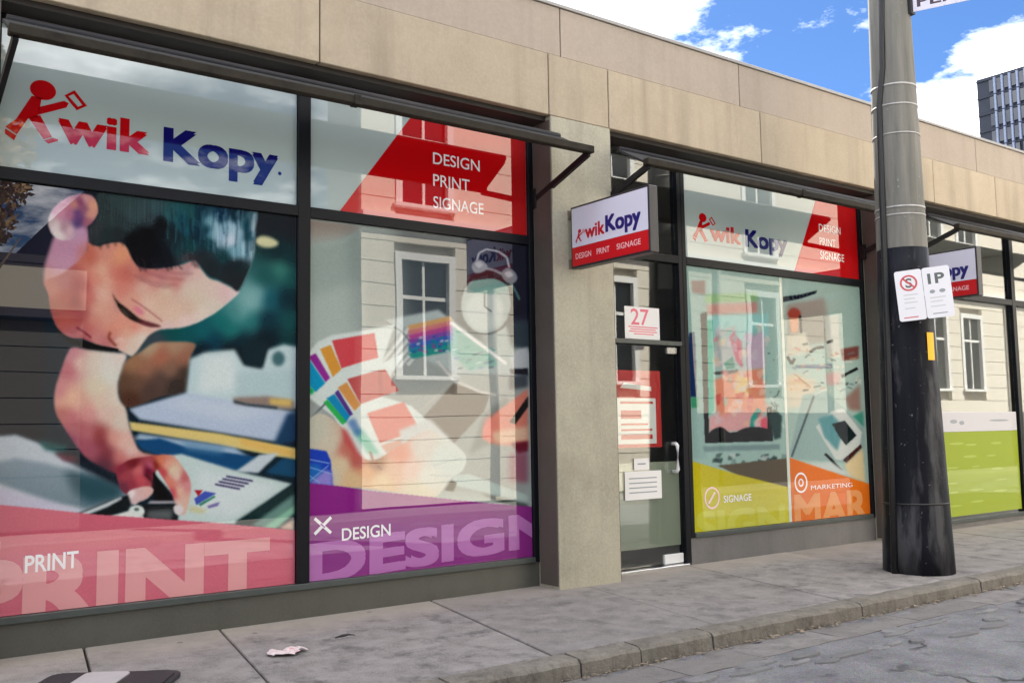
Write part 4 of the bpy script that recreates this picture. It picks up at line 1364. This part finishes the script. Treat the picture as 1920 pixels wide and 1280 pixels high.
p((214, 160, 160), [(1548, 700), (1575, 696), (1575, 720), (1552, 722)], 6, .8)
p((150, 120, 110), [(1585, 745), (1612, 720), (1614, 770), (1592, 768)], 6)
p((60, 150, 130), [(1598, 780), (1618, 770), (1620, 800), (1604, 800)], 4)
p((150, 180, 178), [(1505, 740), (1548, 732), (1620, 800), (1622, 870), (1490, 860), (1480, 850)], 3)
ln((70, 92, 96), [(1526, 742), (1484, 856)], 4, 1.3)
p((206, 214, 212), [(1530, 800), (1560, 770), (1580, 765), (1616, 810), (1612, 834), (1578, 862), (1566, 860)], 2)
p((90, 150, 158), [(1534, 784), (1560, 776), (1582, 800), (1570, 845), (1545, 818)], 4)
p((12, 30, 34), [(1560, 794), (1584, 788), (1606, 816), (1586, 834), (1572, 816)], 1.6)
p((60, 26, 22), [(1580, 862), (1614, 832), (1616, 838), (1588, 868)], 1.6)
p((226, 206, 160), [(1584, 870), (1618, 840), (1622, 905), (1590, 890)], 4)
ln((20, 24, 26), [(1547, 850), (1578, 882)], 5, 1.2)
for k in range(70):
    xx = rr.uniform(1482, 1612)
    yy = rr.uniform(640, 742)
    ln(rr.choice([(40, 50, 54), (220, 210, 190), (190, 150, 120), (206, 130, 120), (110, 130, 140), (226, 226, 218)]), [(xx, yy), (xx + rr.uniform(-14, 14), yy + rr.uniform(-6, 6))], rr.uniform(1.5, 4), 1.6, .7)
p((206, 216, 214), [(1500, 868), (1560, 866), (1600, 892), (1520, 880)], 5)
p((236, 118, 26), [(1465, 852), (1480, 857), (1560, 884), (1660, 916), (1660, 1010), (1465, 1010)], 1)
U0, U1, V0, V1 = 9.735, 11.344, 0.336, 3.331
im = P.image("orange print", U0, U1, V0, V1, 280, 540, 0.76)
oq = tag(sheet("poster", U0, U1, V0, V1, PLANE, glassy("orange print", image=im, ior=1.75, wav=0.09)),
         "window print of a desk with a clipboard and an orange foot lettered MAR", "poster")
M["orange_letter"] = glassy("orange letters", tuple(c * .8 for c in lin((236, 160, 98))), ior=1.75)
lettering("MAR", GF, 9.78, 11.28, 0.25, 0.66, M["orange_letter"], oq, 0.0, 0.0, heavy=0.024, clip=[('v', 0.338, -1)])
flat_polys("icon_dot", ring(9.93, 0.80, 0.05, 0.032, n=16), GF, M["film_white"], oq, 0.0014)
flat_polys("icon", ring(9.93, 0.80, 0.125, 0.102), GF, M["film_white"], oq, 0.0014)
lettering("MARKETING", GF, 10.12, 10.98, 0.70, 0.755, M["film_white"], oq, 0.0, 0.0014)
M["cream_film"] = glassy("cream film", lin((200, 210, 200)))
sp = sheet("white_strip", 9.678, 9.732, 0.336, 3.331, PLANE, M["cream_film"], oq)

# ---- lime print in the far window
M["lime_film"] = glassy("lime film", lin((150, 166, 52)), ior=1.7)
M["white_film"] = glassy("white film", lin((205, 203, 208)), ior=1.7)
gp = tag(sheet("poster", 12.40, 15.33, 0.16, 1.37, PLANE, M["lime_film"]),
         "lime green print with a white heading in the far window right of the pole", "poster")
sheet("heading", 12.40, 15.33, 1.373, 1.66, PLANE, M["white_film"], gp)
gr = random.Random(9)
blobs = []
for r_ in range(6):
    for c_ in range(3):
        u = 13.35 + c_ * 0.62 + gr.uniform(-.1, .2)
        v = 0.32 + r_ * 0.17 + gr.uniform(-.03, .03)
        if gr.random() < 0.62:
            blobs.append(disc(u, v, gr.uniform(.12, .24), gr.uniform(.012, .02), n=14))
M["lime_pale"] = glassy("pale lime film", lin((168, 182, 84)), ior=1.7)
flat_polys("pale_marks", blobs, GF, M["lime_pale"], gp)["kind"] = "stuff"
flat_polys("heading_marks", [disc(13.5, 1.52, .10, .03, 14), disc(13.72, 1.50, .07, .03, 14), disc(14.8, 1.53, .3, .016, 14)], GF, M["ink_grey"], gp, 0.0005)["kind"] = "stuff"


# ------------------------------------------------------------------ awnings
AW = "folded awnings above the shop windows"


def awning(a, b, label):
    t = thing("awning", ((a + b) / 2, 7.25, 4.1), label, "awning", AW)
    box("front_bar", a, b, 6.66, 6.74, 4.07, 4.14, M["awning"], t, bevel=0.008)
    mid = (a + b) / 2
    box("bar_joint", mid - 0.03, mid + 0.03, 6.652, 6.745, 4.065, 4.146, M["awning"], t, bevel=0.004)
    bm = bmesh.new()
    bm_bar(bm, ((a + b) / 2, 6.745, 4.115), ((a + b) / 2, 7.10, 4.315), b - a - 0.04, 0.022)
    from_bm("cloth", bm, M["awning_cloth"], t)
    tube("roller", [(a + 0.05, 7.13, 4.34), (b - 0.05, 7.13, 4.34)], 0.035, M["arm"], t)
    for xx in (a + 0.045, b - 0.045):
        bar("arm", (xx, 6.70, 4.07), (xx, 7.50, 3.80), 0.035, 0.06, M["arm"], t)
        box("arm_foot", xx - 0.03, xx + 0.03, 7.49, 7.55, 3.70, 3.90, M["arm"], t, bevel=0.004)
    return t


awning(0.95, 5.88, "dark awning bar folded over the woman print and the fan of colour swatches")
awning(6.57, 11.43, "dark awning bar folded over the glass door and the yellow and orange posters")
awning(12.27, 17.12, "dark awning bar folded over the far window right of the pole")

# ------------------------------------------------------------------ sheets taped to the door
NF = Frame((0, 7.594, 0), (1, 0, 0), (0, 0, 1), (0, -1, 0))


def notice(name, label, u0, u1, v0, v1, material, cat="notice", yy=7.594):
    return tag(sheet(name, u0, u1, v0, v1, yy, material, None, 0.0015), label, cat)


n27 = notice("notice", "white sheet with pink number 27 on the glass above the door", 7.07, 7.59, 2.46, 2.81, M["paper"])
lettering("27", NF, 7.16, 7.43, 2.61, 2.79, M["ink_pink"], n27, 0.01, 0.0, th=0.0006)
flat_polys("text_lines", [[(a, v), (b, v), (b, v + .012), (a, v + .012)] for a, b, v in ((7.12, 7.56, 2.585), (7.15, 7.53, 2.56), (7.13, 7.55, 2.535), (7.2, 7.5, 2.51))],
           NF, M["ink_pink"], n27, 0.0, 0.0006)
M["red_sheet"] = mat("red printed sheet", lin((196, 16, 22)), 0.5)
hr = notice("notice", "red sheet of opening hours inside the glass door", 6.93, 7.60, 1.29, 2.12, M["red_sheet"], yy=7.62)
HF = Frame((0, 7.62, 0), (1, 0, 0), (0, 0, 1), (0, -1, 0))
flat_polys("pale_panel", [[(6.95, 1.33), (7.52, 1.33), (7.52, 1.82), (6.95, 1.82)]], HF, M["paper"], hr, 0.0, 0.0006)
flat_polys("text_lines", [[(7.0, v), (7.0 + L, v), (7.0 + L, v + hh), (7.0, v + hh)] for v, L, hh in ((1.76, .48, .025), (1.60, .30, .09), (1.53, .40, .02), (1.47, .46, .02), (1.38, .46, .05))],
           HF, M["red_sheet"], hr, 0.0007, 0.0006)
flat_polys("heading_script", [[(7.0, 1.93), (7.46, 1.90), (7.46, 1.945), (7.06, 1.985)]], HF, M["paper"], hr, 0.0, 0.0006)
a4 = notice("notice", "plain white page taped low on the glass door", 7.01, 7.55, 0.74, 1.04, M["paper"])
flat_polys("text_lines", [[(7.07, .96 - .05 * k), (7.48, .96 - .05 * k), (7.48, .972 - .05 * k), (7.07, .972 - .05 * k)] for k in range(4)],
           NF, M["ink_grey"], a4, 0.0, 0.0004)
sm = notice("notice", "small white card taped above the plain page on the door", 7.15, 7.37, 1.055, 1.175, M["paper"])
flat_polys("text_lines", [[(7.2, 1.11), (7.32, 1.11), (7.32, 1.125), (7.2, 1.125)]], NF, M["ink_grey"], sm, 0.0, 0.0004)

# ------------------------------------------------------------------ projecting box signs
M["sign_case"] = mat("sign case paint", (0.012, 0.012, 0.018), 0.4)
M["sign_white"] = mat("sign face", (0.66, 0.66, 0.78), 0.35)
M["sign_red"] = mat("sign red", lin((196, 10, 22)), 0.35)
M["sign_ink_red"] = mat("sign red film", lin((186, 14, 34)), 0.4)
M["sign_ink_blue"] = mat("sign navy film", lin((22, 22, 110)), 0.4)
M["sign_pale"] = mat("sign pale film", lin((240, 190, 195)), 0.4)
M["bracket"] = mat("bracket paint", (0.22, 0.17, 0.12), 0.6, var=0.3, scale=12)


def box_sign(x, y0, label):
    """a double sided box sign standing out from a pillar; local origin at the pillar face"""
    t = thing("box_sign", (x, y0, 3.06), label, "box sign", "projecting box signs on the shop pillars")
    box("case", -0.055, 0.055, -1.15, -0.05, 0.0, 0.61, M["sign_case"], t, bevel=0.006, keep=False)
    for sx in (-1, 1):
        f = Frame((sx * 0.0555, -0.05 if sx < 0 else -1.15, 0.0), (0, -1 if sx < 0 else 1, 0), (0, 0, 1), (sx, 0, 0))
        fc = flat_polys("face", [[(.02, .205), (1.08, .205), (1.08, .59), (.02, .59)]], f, M["sign_white"], t, keep=False)
        flat_polys("red_strip", [[(.02, .02), (1.08, .02), (1.08, .203), (.02, .203)]], f, M["sign_red"], t, keep=False)
        runner(f, 0.06, 0.245, 0.27, M["sign_ink_red"], t, 0.0013).location = (0, 0, 0)
        lettering("wik", f, .215, .50, .265, .40, M["sign_ink_red"], t, 0.0, 0.0013, keep=False, heavy=0.006)
        lettering("Kopy", f, .51, .99, .225, .435, M["sign_ink_blue"], t, 0.0, 0.0013, keep=False, heavy=0.009)
        for s, a, b in (("DESIGN", .07, .30), ("PRINT", .38, .56), ("SIGNAGE", .66, .98)):
            lettering(s, f, a, b, .085, .14, M["sign_pale"], t, 0.01, 0.0013, keep=False)
    for z in (.055, .545):
        tube("bracket", [(0, -0.052, z), (0, 0.006, z)], 0.028, M["bracket"], t, keep=False)
        box("bracket_plate", -.05, .05, -0.008, 0.004, z - .05, z + .05, M["bracket"], t, bevel=0.002, keep=False)
    return t


box_sign(6.07, FY, "white and red box sign projecting from the pillar left of the glass door")
box_sign(11.66, FY, "white and red box sign partly hidden behind the grey pole")

# ------------------------------------------------------------------ utility pole


def pole_mat(name, a, b, sc, rough, spec=0.4, worn=None):
    N = Nodes(name)
    N.b.inputs["Specular IOR Level"].default_value = spec
    N.b.inputs["Roughness"].default_value = rough
    geo = N.n("ShaderNodeNewGeometry")
    mp = N.n("ShaderNodeMapping")
    mp.inputs["Scale"].default_value = (9, 9, 0.7)
    N.l(geo.outputs["Position"], mp.inputs[0])
    n1 = N.n("ShaderNodeTexNoise", i_Scale=sc, i_Detail=7.0, i_Roughness=0.65)
    N.l(mp.outputs[0], n1.inputs["Vector"])
    r = N.n("ShaderNodeValToRGB")
    r.color_ramp.elements[0].position = 0.32
    r.color_ramp.elements[0].color = (*a, 1)
    r.color_ramp.elements[1].position = 0.7
    r.color_ramp.elements[1].color = (*b, 1)
    N.l(n1.outputs["Fac"], r.inputs[0])
    n2 = N.n("ShaderNodeTexNoise", i_Scale=26.0, i_Detail=4.0)
    N.l(geo.outputs["Position"], n2.inputs["Vector"])
    rr_ = N.n("ShaderNodeMapRange")
    rr_.inputs[1].default_value = 0.68
    rr_.inputs[2].default_value = 0.74
    N.l(n2.outputs["Fac"], rr_.inputs[0])
    mu = N.n("ShaderNodeMath", operation='MULTIPLY')
    mu.inputs[1].default_value = 0.35
    N.l(rr_.outputs[0], mu.inputs[0])
    mx = N.n("ShaderNodeMix", data_type='RGBA')
    N.l(mu.outputs[0], mx.inputs[0])
    N.l(r.outputs[0], mx.inputs[6])
    mx.inputs[7].default_value = (0.4, 0.4, 0.4, 1)
    last = mx.outputs[2]
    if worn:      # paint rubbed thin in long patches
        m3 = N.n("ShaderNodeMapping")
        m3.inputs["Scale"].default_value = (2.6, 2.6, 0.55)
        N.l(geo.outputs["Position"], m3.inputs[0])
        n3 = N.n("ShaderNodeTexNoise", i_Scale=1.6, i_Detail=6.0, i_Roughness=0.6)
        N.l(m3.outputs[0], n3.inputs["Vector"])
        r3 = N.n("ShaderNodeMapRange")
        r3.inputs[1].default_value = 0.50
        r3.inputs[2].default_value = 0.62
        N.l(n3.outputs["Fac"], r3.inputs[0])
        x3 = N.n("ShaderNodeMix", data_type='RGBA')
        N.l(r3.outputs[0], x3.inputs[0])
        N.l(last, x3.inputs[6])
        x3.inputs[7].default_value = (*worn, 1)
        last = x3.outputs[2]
    N.l(last, N.b.inputs["Base Color"])
    bp = N.n("ShaderNodeBump", i_Strength=0.35, i_Distance=0.01)
    N.l(n1.outputs["Fac"], bp.inputs["Height"])
    N.l(bp.outputs[0], N.b.inputs["Normal"])
    return N.m


M["pole"] = pole_mat("weathered pole", (0.12, 0.119, 0.108), (0.215, 0.205, 0.18), 1.2, 0.8)
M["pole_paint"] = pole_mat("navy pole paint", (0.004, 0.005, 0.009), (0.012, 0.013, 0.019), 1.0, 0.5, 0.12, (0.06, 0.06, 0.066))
M["strap"] = mat("steel strap", (0.42, 0.41, 0.40), 0.55, var=0.5, scale=9, metal=0.4)
M["cable"] = mat("black cable", (0.01, 0.01, 0.012), 0.5)
PX, PY = 9.55, 5.84
pol = thing("utility_pole", (PX, PY, -0.04), "weathered grey pole painted navy at its foot, standing near the kerb", "utility pole")


def prad(z):
    zs = [0, 0.72, 2.05, 3.41, 6.16, 9.7]
    rs = [0.355, 0.331, 0.291, 0.261, 0.218, 0.175]
    return float(np.interp(z, zs, rs))


def lathe(name, z0, z1, dr, material, n=40, step=0.35):
    bm = bmesh.new()
    k = max(1, int((z1 - z0) / step))
    rings = []
    for i in range(k + 1):
        z = z0 + (z1 - z0) * i / k
        r = prad(z) + dr
        rings.append([bm.verts.new((r * math.cos(2 * math.pi * j / n), r * math.sin(2 * math.pi * j / n), z)) for j in range(n)])
    for A, B in zip(rings, rings[1:]):
        for j in range(n):
            bm.faces.new((A[j], A[(j + 1) % n], B[(j + 1) % n], B[j]))
    bm.faces.new(rings[0][::-1])
    bm.faces.new(rings[-1])
    o = from_bm(name, bm, material, pol, False, False)
    for pl in o.data.polygons:
        pl.use_smooth = len(pl.vertices) == 4
    return o


lathe("shaft", 3.0, 9.7, 0.0, M["pole"])
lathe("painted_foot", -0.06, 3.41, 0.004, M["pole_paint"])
for z, h in ((5.19, .03), (4.97, .025), (4.65, .02), (3.84, .03), (3.76, .02)):
    lathe("strap", z, z + h * .7, 0.005, M["strap"], step=1)
lathe("strap", 0.70, 0.72, 0.007, M["cable"], step=1)
ax = Vector((-0.86, 0.10, 0)).normalized()
cpts = []
for z in (0.0, 1.2, 2.2, 3.3, 4.0, 4.6, 5.0, 5.4, 6.2, 7.5, 9.0):
    off = 0.02 if z < 5 else 0.0
    w = ax + Vector((0, -0.35 if z > 5.2 else 0.0, 0)) * min(1, max(0, (z - 5.0) / 0.6))
    w.normalize()
    cpts.append(w * (prad(z) + off) + Vector((0, 0, z)))
tube("cable_guard", cpts, 0.034, M["cable"], pol, seg=10, keep=False)
M["yellow"] = mat("yellow tag", lin((240, 176, 0)), 0.5)
yd = Vector((-0.12, -0.99, 0)).normalized()
bm = bmesh.new()
for z0, z1 in ((2.20, 2.49),):
    ang = math.atan2(yd.y, yd.x)
    r = prad(2.2) + 0.008
    cols_ = []
    for k in range(6):
        t = ang - 0.17 + 0.34 * k / 5
        cols_.append([bm.verts.new((rr2 * math.cos(t), rr2 * math.sin(t), z)) for rr2 in (r, r + .004) for z in (z0, z1)])
    for A, B in zip(cols_, cols_[1:]):
        for i, j in ((0, 1), (1, 3), (3, 2), (2, 0)):
            bm.faces.new((A[i], A[j], B[j], B[i]))
    bm.faces.new([cols_[0][i] for i in (0, 1, 3, 2)])
    bm.faces.new([cols_[-1][i] for i in (0, 2, 3, 1)])
from_bm("yellow_tag", bm, M["yellow"], pol, False, False)

# parking sign strapped to the pole, a little crooked
sd = Vector((0.861, 0.508, 0)).normalized()
U = Vector((sd.y, -sd.x, 0))
roll = math.radians(4.0)
Uv = U * math.cos(roll) + Vector((0, 0, 1)) * math.sin(roll)
Vv = Vector((0, 0, 1)) * math.cos(roll) - U * math.sin(roll)
Nn = -sd
cp = sd * 10.82 + U * 0.02
ps = thing("parking_sign", (cp.x, cp.y, 2.84), "small white parking sign with red circle and 1P, crooked on the navy pole", "parking sign")
F0 = Frame((0, 0, 0), Uv, Vv, Nn)
M["plate_white"] = mat("sign plate white", (0.80, 0.79, 0.82), 0.45)
M["ink_faint"] = mat("faded ink", lin((205, 205, 205)), 0.7)
M["plate_back"] = mat("sign plate back", (0.45, 0.45, 0.45), 0.5, metal=0.6)


def rrect(u0, u1, v0, v1, r):
    out = []
    for cu, cv, a in ((u1 - r, v1 - r, 0), (u0 + r, v1 - r, 90), (u0 + r, v0 + r, 180), (u1 - r, v0 + r, 270)):
        for k in range(5):
            t = math.radians(a + 22.5 * k)
            out.append((cu + r * math.cos(t), cv + r * math.sin(t)))
    return out


for a, b in ((-.265, -.002), (.002, .265)):
    flat_polys("plate", [rrect(a, b, -.265, .265, .025)], F0, M["plate_white"], ps, 0.0, 0.004, keep=False)
bar("back_strap", F0.p(-.2, .0, -.01), F0.p(.2, .0, -.01), .012, .05, M["plate_back"], ps, keep=False)
flat_polys("symbol", ring(-.135, .13, .085, .066) + [seg_poly(-.19, .185, -.08, .075, .018)], F0, M["ink_red"], ps, .0042, .0006, keep=False)
lettering("S", F0, -.168, -.102, .08, .18, M["ink_dark"], ps, 0.03, .0042, "lettering", keep=False, th=.0005)
lettering("1P", F0, .05, .21, .09, .20, M["ink_dark"], ps, 0.03, .0042, "lettering", keep=False, th=.0006)
flat_polys("small_marks", [disc(.08, .01, .026, .02, 12), disc(.175, .01, .03, .02, 12)], F0, M["ink_grey"], ps, .0042, .0006, keep=False)["kind"] = "stuff"
flat_polys("small_marks", [[(-.22, -.235), (-.08, -.235), (-.08, -.225), (-.22, -.225)]], F0, M["ink_red"], ps, .0042, .0006, keep=False)
flat_polys("small_marks", [[(.06, -.225), (.2, -.225), (.2, -.215), (.06, -.215)]], F0, M["ink_grey"], ps, .0042, .0006, keep=False)

flat_polys("small_marks", [[(-.2, v), (-.2 + L, v), (-.2 + L, v + .012), (-.2, v + .012)] for v, L in ((.0, .14), (-.04, .11), (-.08, .13), (-.14, .10))] +
           [[(.05, v), (.05 + L, v), (.05 + L, v + .012), (.05, v + .012)] for v, L in ((-.06, .15), (-.10, .12), (-.15, .14))], F0, M["ink_faint"], ps, .0042, .0006, keep=False)["kind"] = "stuff"

# street name blade high on the pole
sa = math.radians(-66)
Us = Vector((math.cos(sa), math.sin(sa), 0))
Ns = Vector((Us.y, -Us.x, 0))
M["street_white"] = mat("street sign face", (0.62, 0.60, 0.70), 0.5)
M["street_ink"] = mat("street sign ink", (0.05, 0.03, 0.05), 0.6)
ss = thing("street_sign", (9.585, 5.61, 5.97), "pale street name blade with dark capitals clamped high on the pole", "street sign")
FS = Frame((0, 0, 0), Us, (0, 0, 1), Ns)
flat_polys("blade", [[(0.0, 0.0), (.95, 0.0), (.95, .2), (0.0, .2)]], FS, M["street_white"], ss, 0.0, .006, keep=False)
lettering("PEN", FS, .07, .50, .045, .16, M["street_ink"], ss, 0.02, .0062, keep=False)
box("clamp", -.03, .05, -.03, .03, -.02, .22, M["cable"], ss, bevel=.004, keep=False)

# ------------------------------------------------------------------ litter and pit cover
M["tissue"] = mat("crumpled wrapper", (0.62, 0.54, 0.55), 0.7, dark=lin((205, 90, 110)), dark_amt=0.9, dscale=14)
bm = bmesh.new()
lr = random.Random(3)
gw, gh = 11, 6
gv = [[bm.verts.new((2.66 + .26 * i / (gw - 1) + lr.uniform(-.015, .015), 6.44 + .16 * j / (gh - 1) + lr.uniform(-.02, .02) + .03 * math.sin(i),
                     -.012 + lr.uniform(0, .02) * (0.3 if i in (0, gw - 1) or j in (0, gh - 1) else 1))) for j in range(gh)] for i in range(gw)]
for i in range(gw - 1):
    for j in range(gh - 1):
        if not (i < 2 and j > 3) and not (i > 7 and j < 1):
            bm.faces.new((gv[i][j], gv[i + 1][j], gv[i + 1][j + 1], gv[i][j + 1]))
o = from_bm("wrapper", bm, M["tissue"])
tag(o, "crumpled white and pink wrapper lying on the pavement slab", "litter")
M["dropping"] = mat("dark scrap", (0.03, 0.03, 0.03), 0.9)
bm = bmesh.new()
bm_tube(bm, [(3.24, 6.70, -.01), (3.29, 6.68, .0), (3.35, 6.70, -.002), (3.40, 6.69, -.01)], [.004, .011, .008, .003], 7)
o = from_bm("leaf_scrap", bm, M["dropping"], None, True)
tag(o, "small dark curled leaf on the pavement", "leaf")
pit = thing("pit_cover", (1.36, 6.87, -0.012), "dark framed service pit cover with a pale plate, cut off at the bottom edge", "pit cover")
M["pit_iron"] = mat("pit iron", (0.022, 0.023, 0.029), 0.6, var=0.3, scale=9, bump=0.3)
M["pit_plate"] = mat("pit plate", (0.40, 0.37, 0.38), 0.8, var=0.15, scale=6)
FP = Frame((0, 0, 0), (.83, -.557, 0), (.557, .83, 0), (0, 0, 1))
flat_polys("rim", [rrect(0.0, .82, -.7, 0.0, .09)], FP, M["pit_iron"], pit, -.012, .022, keep=False)
flat_polys("lid", [rrect(.56, .79, -.6, -.04, .08)], FP, M["pit_iron"], pit, .0105, .012, keep=False)
flat_polys("plate", [rrect(.22, .50, -.6, -.03, .05)], FP, M["pit_plate"], pit, .0105, .008, keep=False)

# ------------------------------------------------------------------ apartment tower behind
TX = 165.0
tw = thing("apartment_tower", (TX + 12, 70, 0), "tall dark apartment tower with pale vertical piers rising behind the roofline", "building")
M["tower_dark"] = mat("tower cladding", (0.014, 0.02, 0.04), 0.5)
M["tower_pier"] = mat("tower pier", (0.26, 0.31, 0.45), 0.6)
M["tower_glass"] = mat("tower window glass", (0.02, 0.03, 0.05), 0.08, spec=0.8)
M["tower_pale"] = mat("tower podium", (0.42, 0.50, 0.58), 0.4)
TY0, TY1, TZ = 56.0, 85.0, 61.8
box("wall", TX + .3, TX + 24, TY0, TY1, 42.5, TZ, M["tower_dark"], tw)
box("podium", TX - 1.0, TX + 26, TY0 - 2, TY1 + 1.5 - 8, -0.3, 42.4, M["tower_pale"], tw)
pm = bpy.data.meshes.new("pier")
bmx = bmesh.new()
bm_box(bmx, -0.25, 0.35, -0.17, 0.17, 0, 2.85)
bmx.to_mesh(pm)
bmx.free()
pm.materials.append(M["tower_pier"])
wm = bpy.data.meshes.new("window")
bmx = bmesh.new()
bm_box(bmx, -0.05, 0.28, -0.36, 0.36, 0.5, 2.6)
bmx.to_mesh(wm)
bmx.free()
wm.materials.append(M["tower_glass"])
tr = random.Random(12)
for fl in range(6):
    z = 43.2 + fl * 3.05
    for c in range(21):
        y = TY0 + 1.0 + c * 1.3
        if y > TY1 - 3:
            continue
        if fl >= 2 or tr.random() < 0.45:
            o = link("pier", pm, None, tw)
            o.location = Vector((TX, y, z)) - tw.location
        o = link("window", wm, None, tw)
        o.location = Vector((TX, y + 0.65, z)) - tw.location
for k in range(7):
    box("floor_band", TX + .05, TX + .29, TY0, TY1, 42.9 + k * 3.05, 43.15 + k * 3.05, M["tower_dark"], tw)
bar("mast", (TX + 10, 82, TZ), (TX + 10, 82, TZ + 2.5), .12, .12, M["tower_dark"], tw, up=(1, 0, 0))

# ------------------------------------------------------------------ across the lane (seen in the glass)
OY = -2.05
M["rust_wall"] = mat("pale rusticated render", (0.72, 0.66, 0.55), 0.85, var=0.08, scale=1.2, streak=0.1)
M["rust_joint"] = mat("render joint", (0.42, 0.38, 0.31), 0.9)
M["base_stone"] = mat("dark stone base", (0.06, 0.058, 0.06), 0.85, var=0.3, scale=3)
M["white_paint"] = mat("white joinery", (0.80, 0.79, 0.75), 0.5)
M["pane_dark"] = mat("dark panes", (0.012, 0.014, 0.018), 0.25, spec=0.3)
M["shaded_wall"] = mat("wall darkened for shade", (0.008, 0.008, 0.008), 0.9, var=0.15, scale=2, spec=0.1)  # near-black colour stands in for shade; the sun reaches this wall
M["cream"] = mat("cream render", (0.34, 0.31, 0.25), 0.85)
M["pipe"] = mat("downpipe", (0.30, 0.28, 0.25), 0.6)

A0, A1, AH = 8.9, 48.0, 10.2
ob = thing("rendered_building", (28, OY - 5, 0), "pale rusticated building with white sash windows, mirrored in the shop glass", "building")
box("wall", A0 + .02, A1, OY - 1.6, OY - .13, -0.05, AH, M["rust_joint"], ob)
wins = []
for xx in (10.4, 15.8, 21.2, 26.4, 30.0, 32.2, 37, 42):
    wins.append((xx - .56, xx + .56, 2.75, 5.05))
    wins.append((xx - .56, xx + .56, 6.35, 8.3))
z = 0.0
while z < AH - 0.05:
    h = min(0.45, AH - z)
    # one course of blocks, broken where a window opens
    cuts = sorted([(a - .16, b + .16) for a, b, c, d in wins if c - .16 < z + h - .02 and d + .16 > z + .02])
    xs = A0
    segs = []
    for a, b in cuts:
        if a > xs:
            segs.append((xs, a))
        xs = max(xs, b)
    segs.append((xs, A1))
    boxes("stone_course", [(a, b, OY - .125, OY, z + .008, z + h - .008) for a, b in segs], M["rust_wall"], ob)
    z += h
box("string_course", A0 - .04, A1, OY - .1, OY + .16, 5.72, 5.95, M["white_paint"], ob)
box("stone_base", 17.6, A1, OY - .05, OY + .05, -0.05, 1.85, M["base_stone"], ob)
box("cornice", A0 - .06, A1, OY - .3, OY + .35, AH + .005, AH + .3, M["white_paint"], ob)
for a, b, c, d in wins:
    f = boxes("window", [(a - .15, a, OY - .12, OY + .03, c - .12, d + .15), (b, b + .15, OY - .12, OY + .03, c - .12, d + .15),
                         (a, b, OY - .12, OY + .03, d, d + .15), (a - .2, b + .2, OY - .12, OY + .10, c - .2, c - .121)], M["white_paint"], ob)
    box("pane", a + .001, b - .001, OY - .118, OY - .09, c - .11, d - .001, M["pane_dark"], f)
    mx_ = (a + b) / 2
    boxes("glazing_bar", [(mx_ - .03, mx_ + .03, OY - .089, OY - .05, c - .1, d - .002),
                          (a + .002, mx_ - .031, OY - .089, OY - .05, (c + 2 * d) / 3 - .04, (c + 2 * d) / 3 + .04),
                          (mx_ + .031, b - .002, OY - .089, OY - .05, (c + 2 * d) / 3 - .04, (c + 2 * d) / 3 + .04)], M["white_paint"], f)
for xx in (12.1, 19.3, 24.0, 34.5):
    tube("downpipe", [(xx, OY + .09, 0.1), (xx, OY + .09, 5.7)], .06, M["pipe"], ob)

gb = thing("dark_building", (2, OY - 5, 0), "low dark grey boarded building across the lane, mirrored in the woman print", "building")
box("wall", 3.76, 8.85, OY - 9, OY - .3, -0.05, 5.75, M["shaded_wall"], gb)
M["ledge"] = mat("dark ledge", (0.02, 0.016, 0.02), 0.8)
M["grey_board"] = mat("grey boarding", (0.075, 0.07, 0.066), 0.85, var=0.15, scale=2)
for k in range(8):
    box("board", -14, 3.75, OY - .5, OY - .2 + .004 * (k % 2), .0 + k * .43, .412 + k * .43, M["grey_board"], gb)
box("wall", -14, 3.78, OY - 9, OY - .51, -0.05, 4.36, M["shaded_wall"], gb)
box("cream_band", -14, 3.76, OY - .5, OY - .1, 3.62, 4.36, M["cream"], gb)
box("ledge", -14, 3.765, OY - .5, OY - .02, 3.47, 3.61, M["ledge"], gb)
box("parapet", -14, 3.77, OY - 9, OY - .05, 4.37, 4.5, M["ledge"], gb)
box("roller_door", 4.7, 8.3, OY - .31, OY - .27, 0.0, 2.9, M["shaded_wall"], gb)

# brown leaved street tree across the lane
M["bark"] = mat("bark", (0.10, 0.07, 0.05), 0.9, var=0.3, scale=8, bump=0.5)
M["leaf_brown"] = mat("brown leaves", (0.40, 0.25, 0.10), 0.8, var=0.55, scale=3)
tt = thing("street_tree", (1.9, -1.35, 0), "brown leaved street tree across the lane, mirrored at the left edge", "tree")
bm = bmesh.new()
bm_tube(bm, [(0, 0, 0), (.03, 0, 2.0), (-.02, .05, 4.2), (.05, 0, 6.2)], [.11, .09, .07, .03], 9)
for k in range(7):
    a = k * 2.4
    z0 = 3.6 + .35 * k
    bm_tube(bm, [(0, 0, z0), (.4 * math.cos(a), .3 * math.sin(a), z0 + .5), (.7 * math.cos(a), .45 * math.sin(a), z0 + 1.0)], [.035, .025, .01], 6)
from_bm("trunk", bm, M["bark"], tt, True, False)
bm = bmesh.new()
lr = random.Random(8)
for k in range(3800):
    t = lr.uniform(0, 6.283)
    q = lr.random() ** 0.5
    zz = lr.uniform(4.3, 7.6)
    rad = .85 * math.sin(max(.05, min(3.1, (zz - 4.1) / 3.7 * 3.14))) ** .6 + .05
    if math.sin(t * 3 + zz * 4) * math.sin(zz * 5.3) > 0.45:
        continue
    c = Vector((rad * q * math.cos(t), .75 * rad * q * math.sin(t), zz))
    d1 = Vector((lr.gauss(0, 1), lr.gauss(0, 1), lr.gauss(0, 1))).normalized()
    d2 = d1.orthogonal().normalized()
    s = lr.uniform(.05, .10)
    bm.faces.new([bm.verts.new(c + d1 * s), bm.verts.new(c + d2 * s * .55), bm.verts.new(c - d1 * s), bm.verts.new(c - d2 * s * .55)])
from_bm("crown", bm, M["leaf_brown"], tt, False, False)
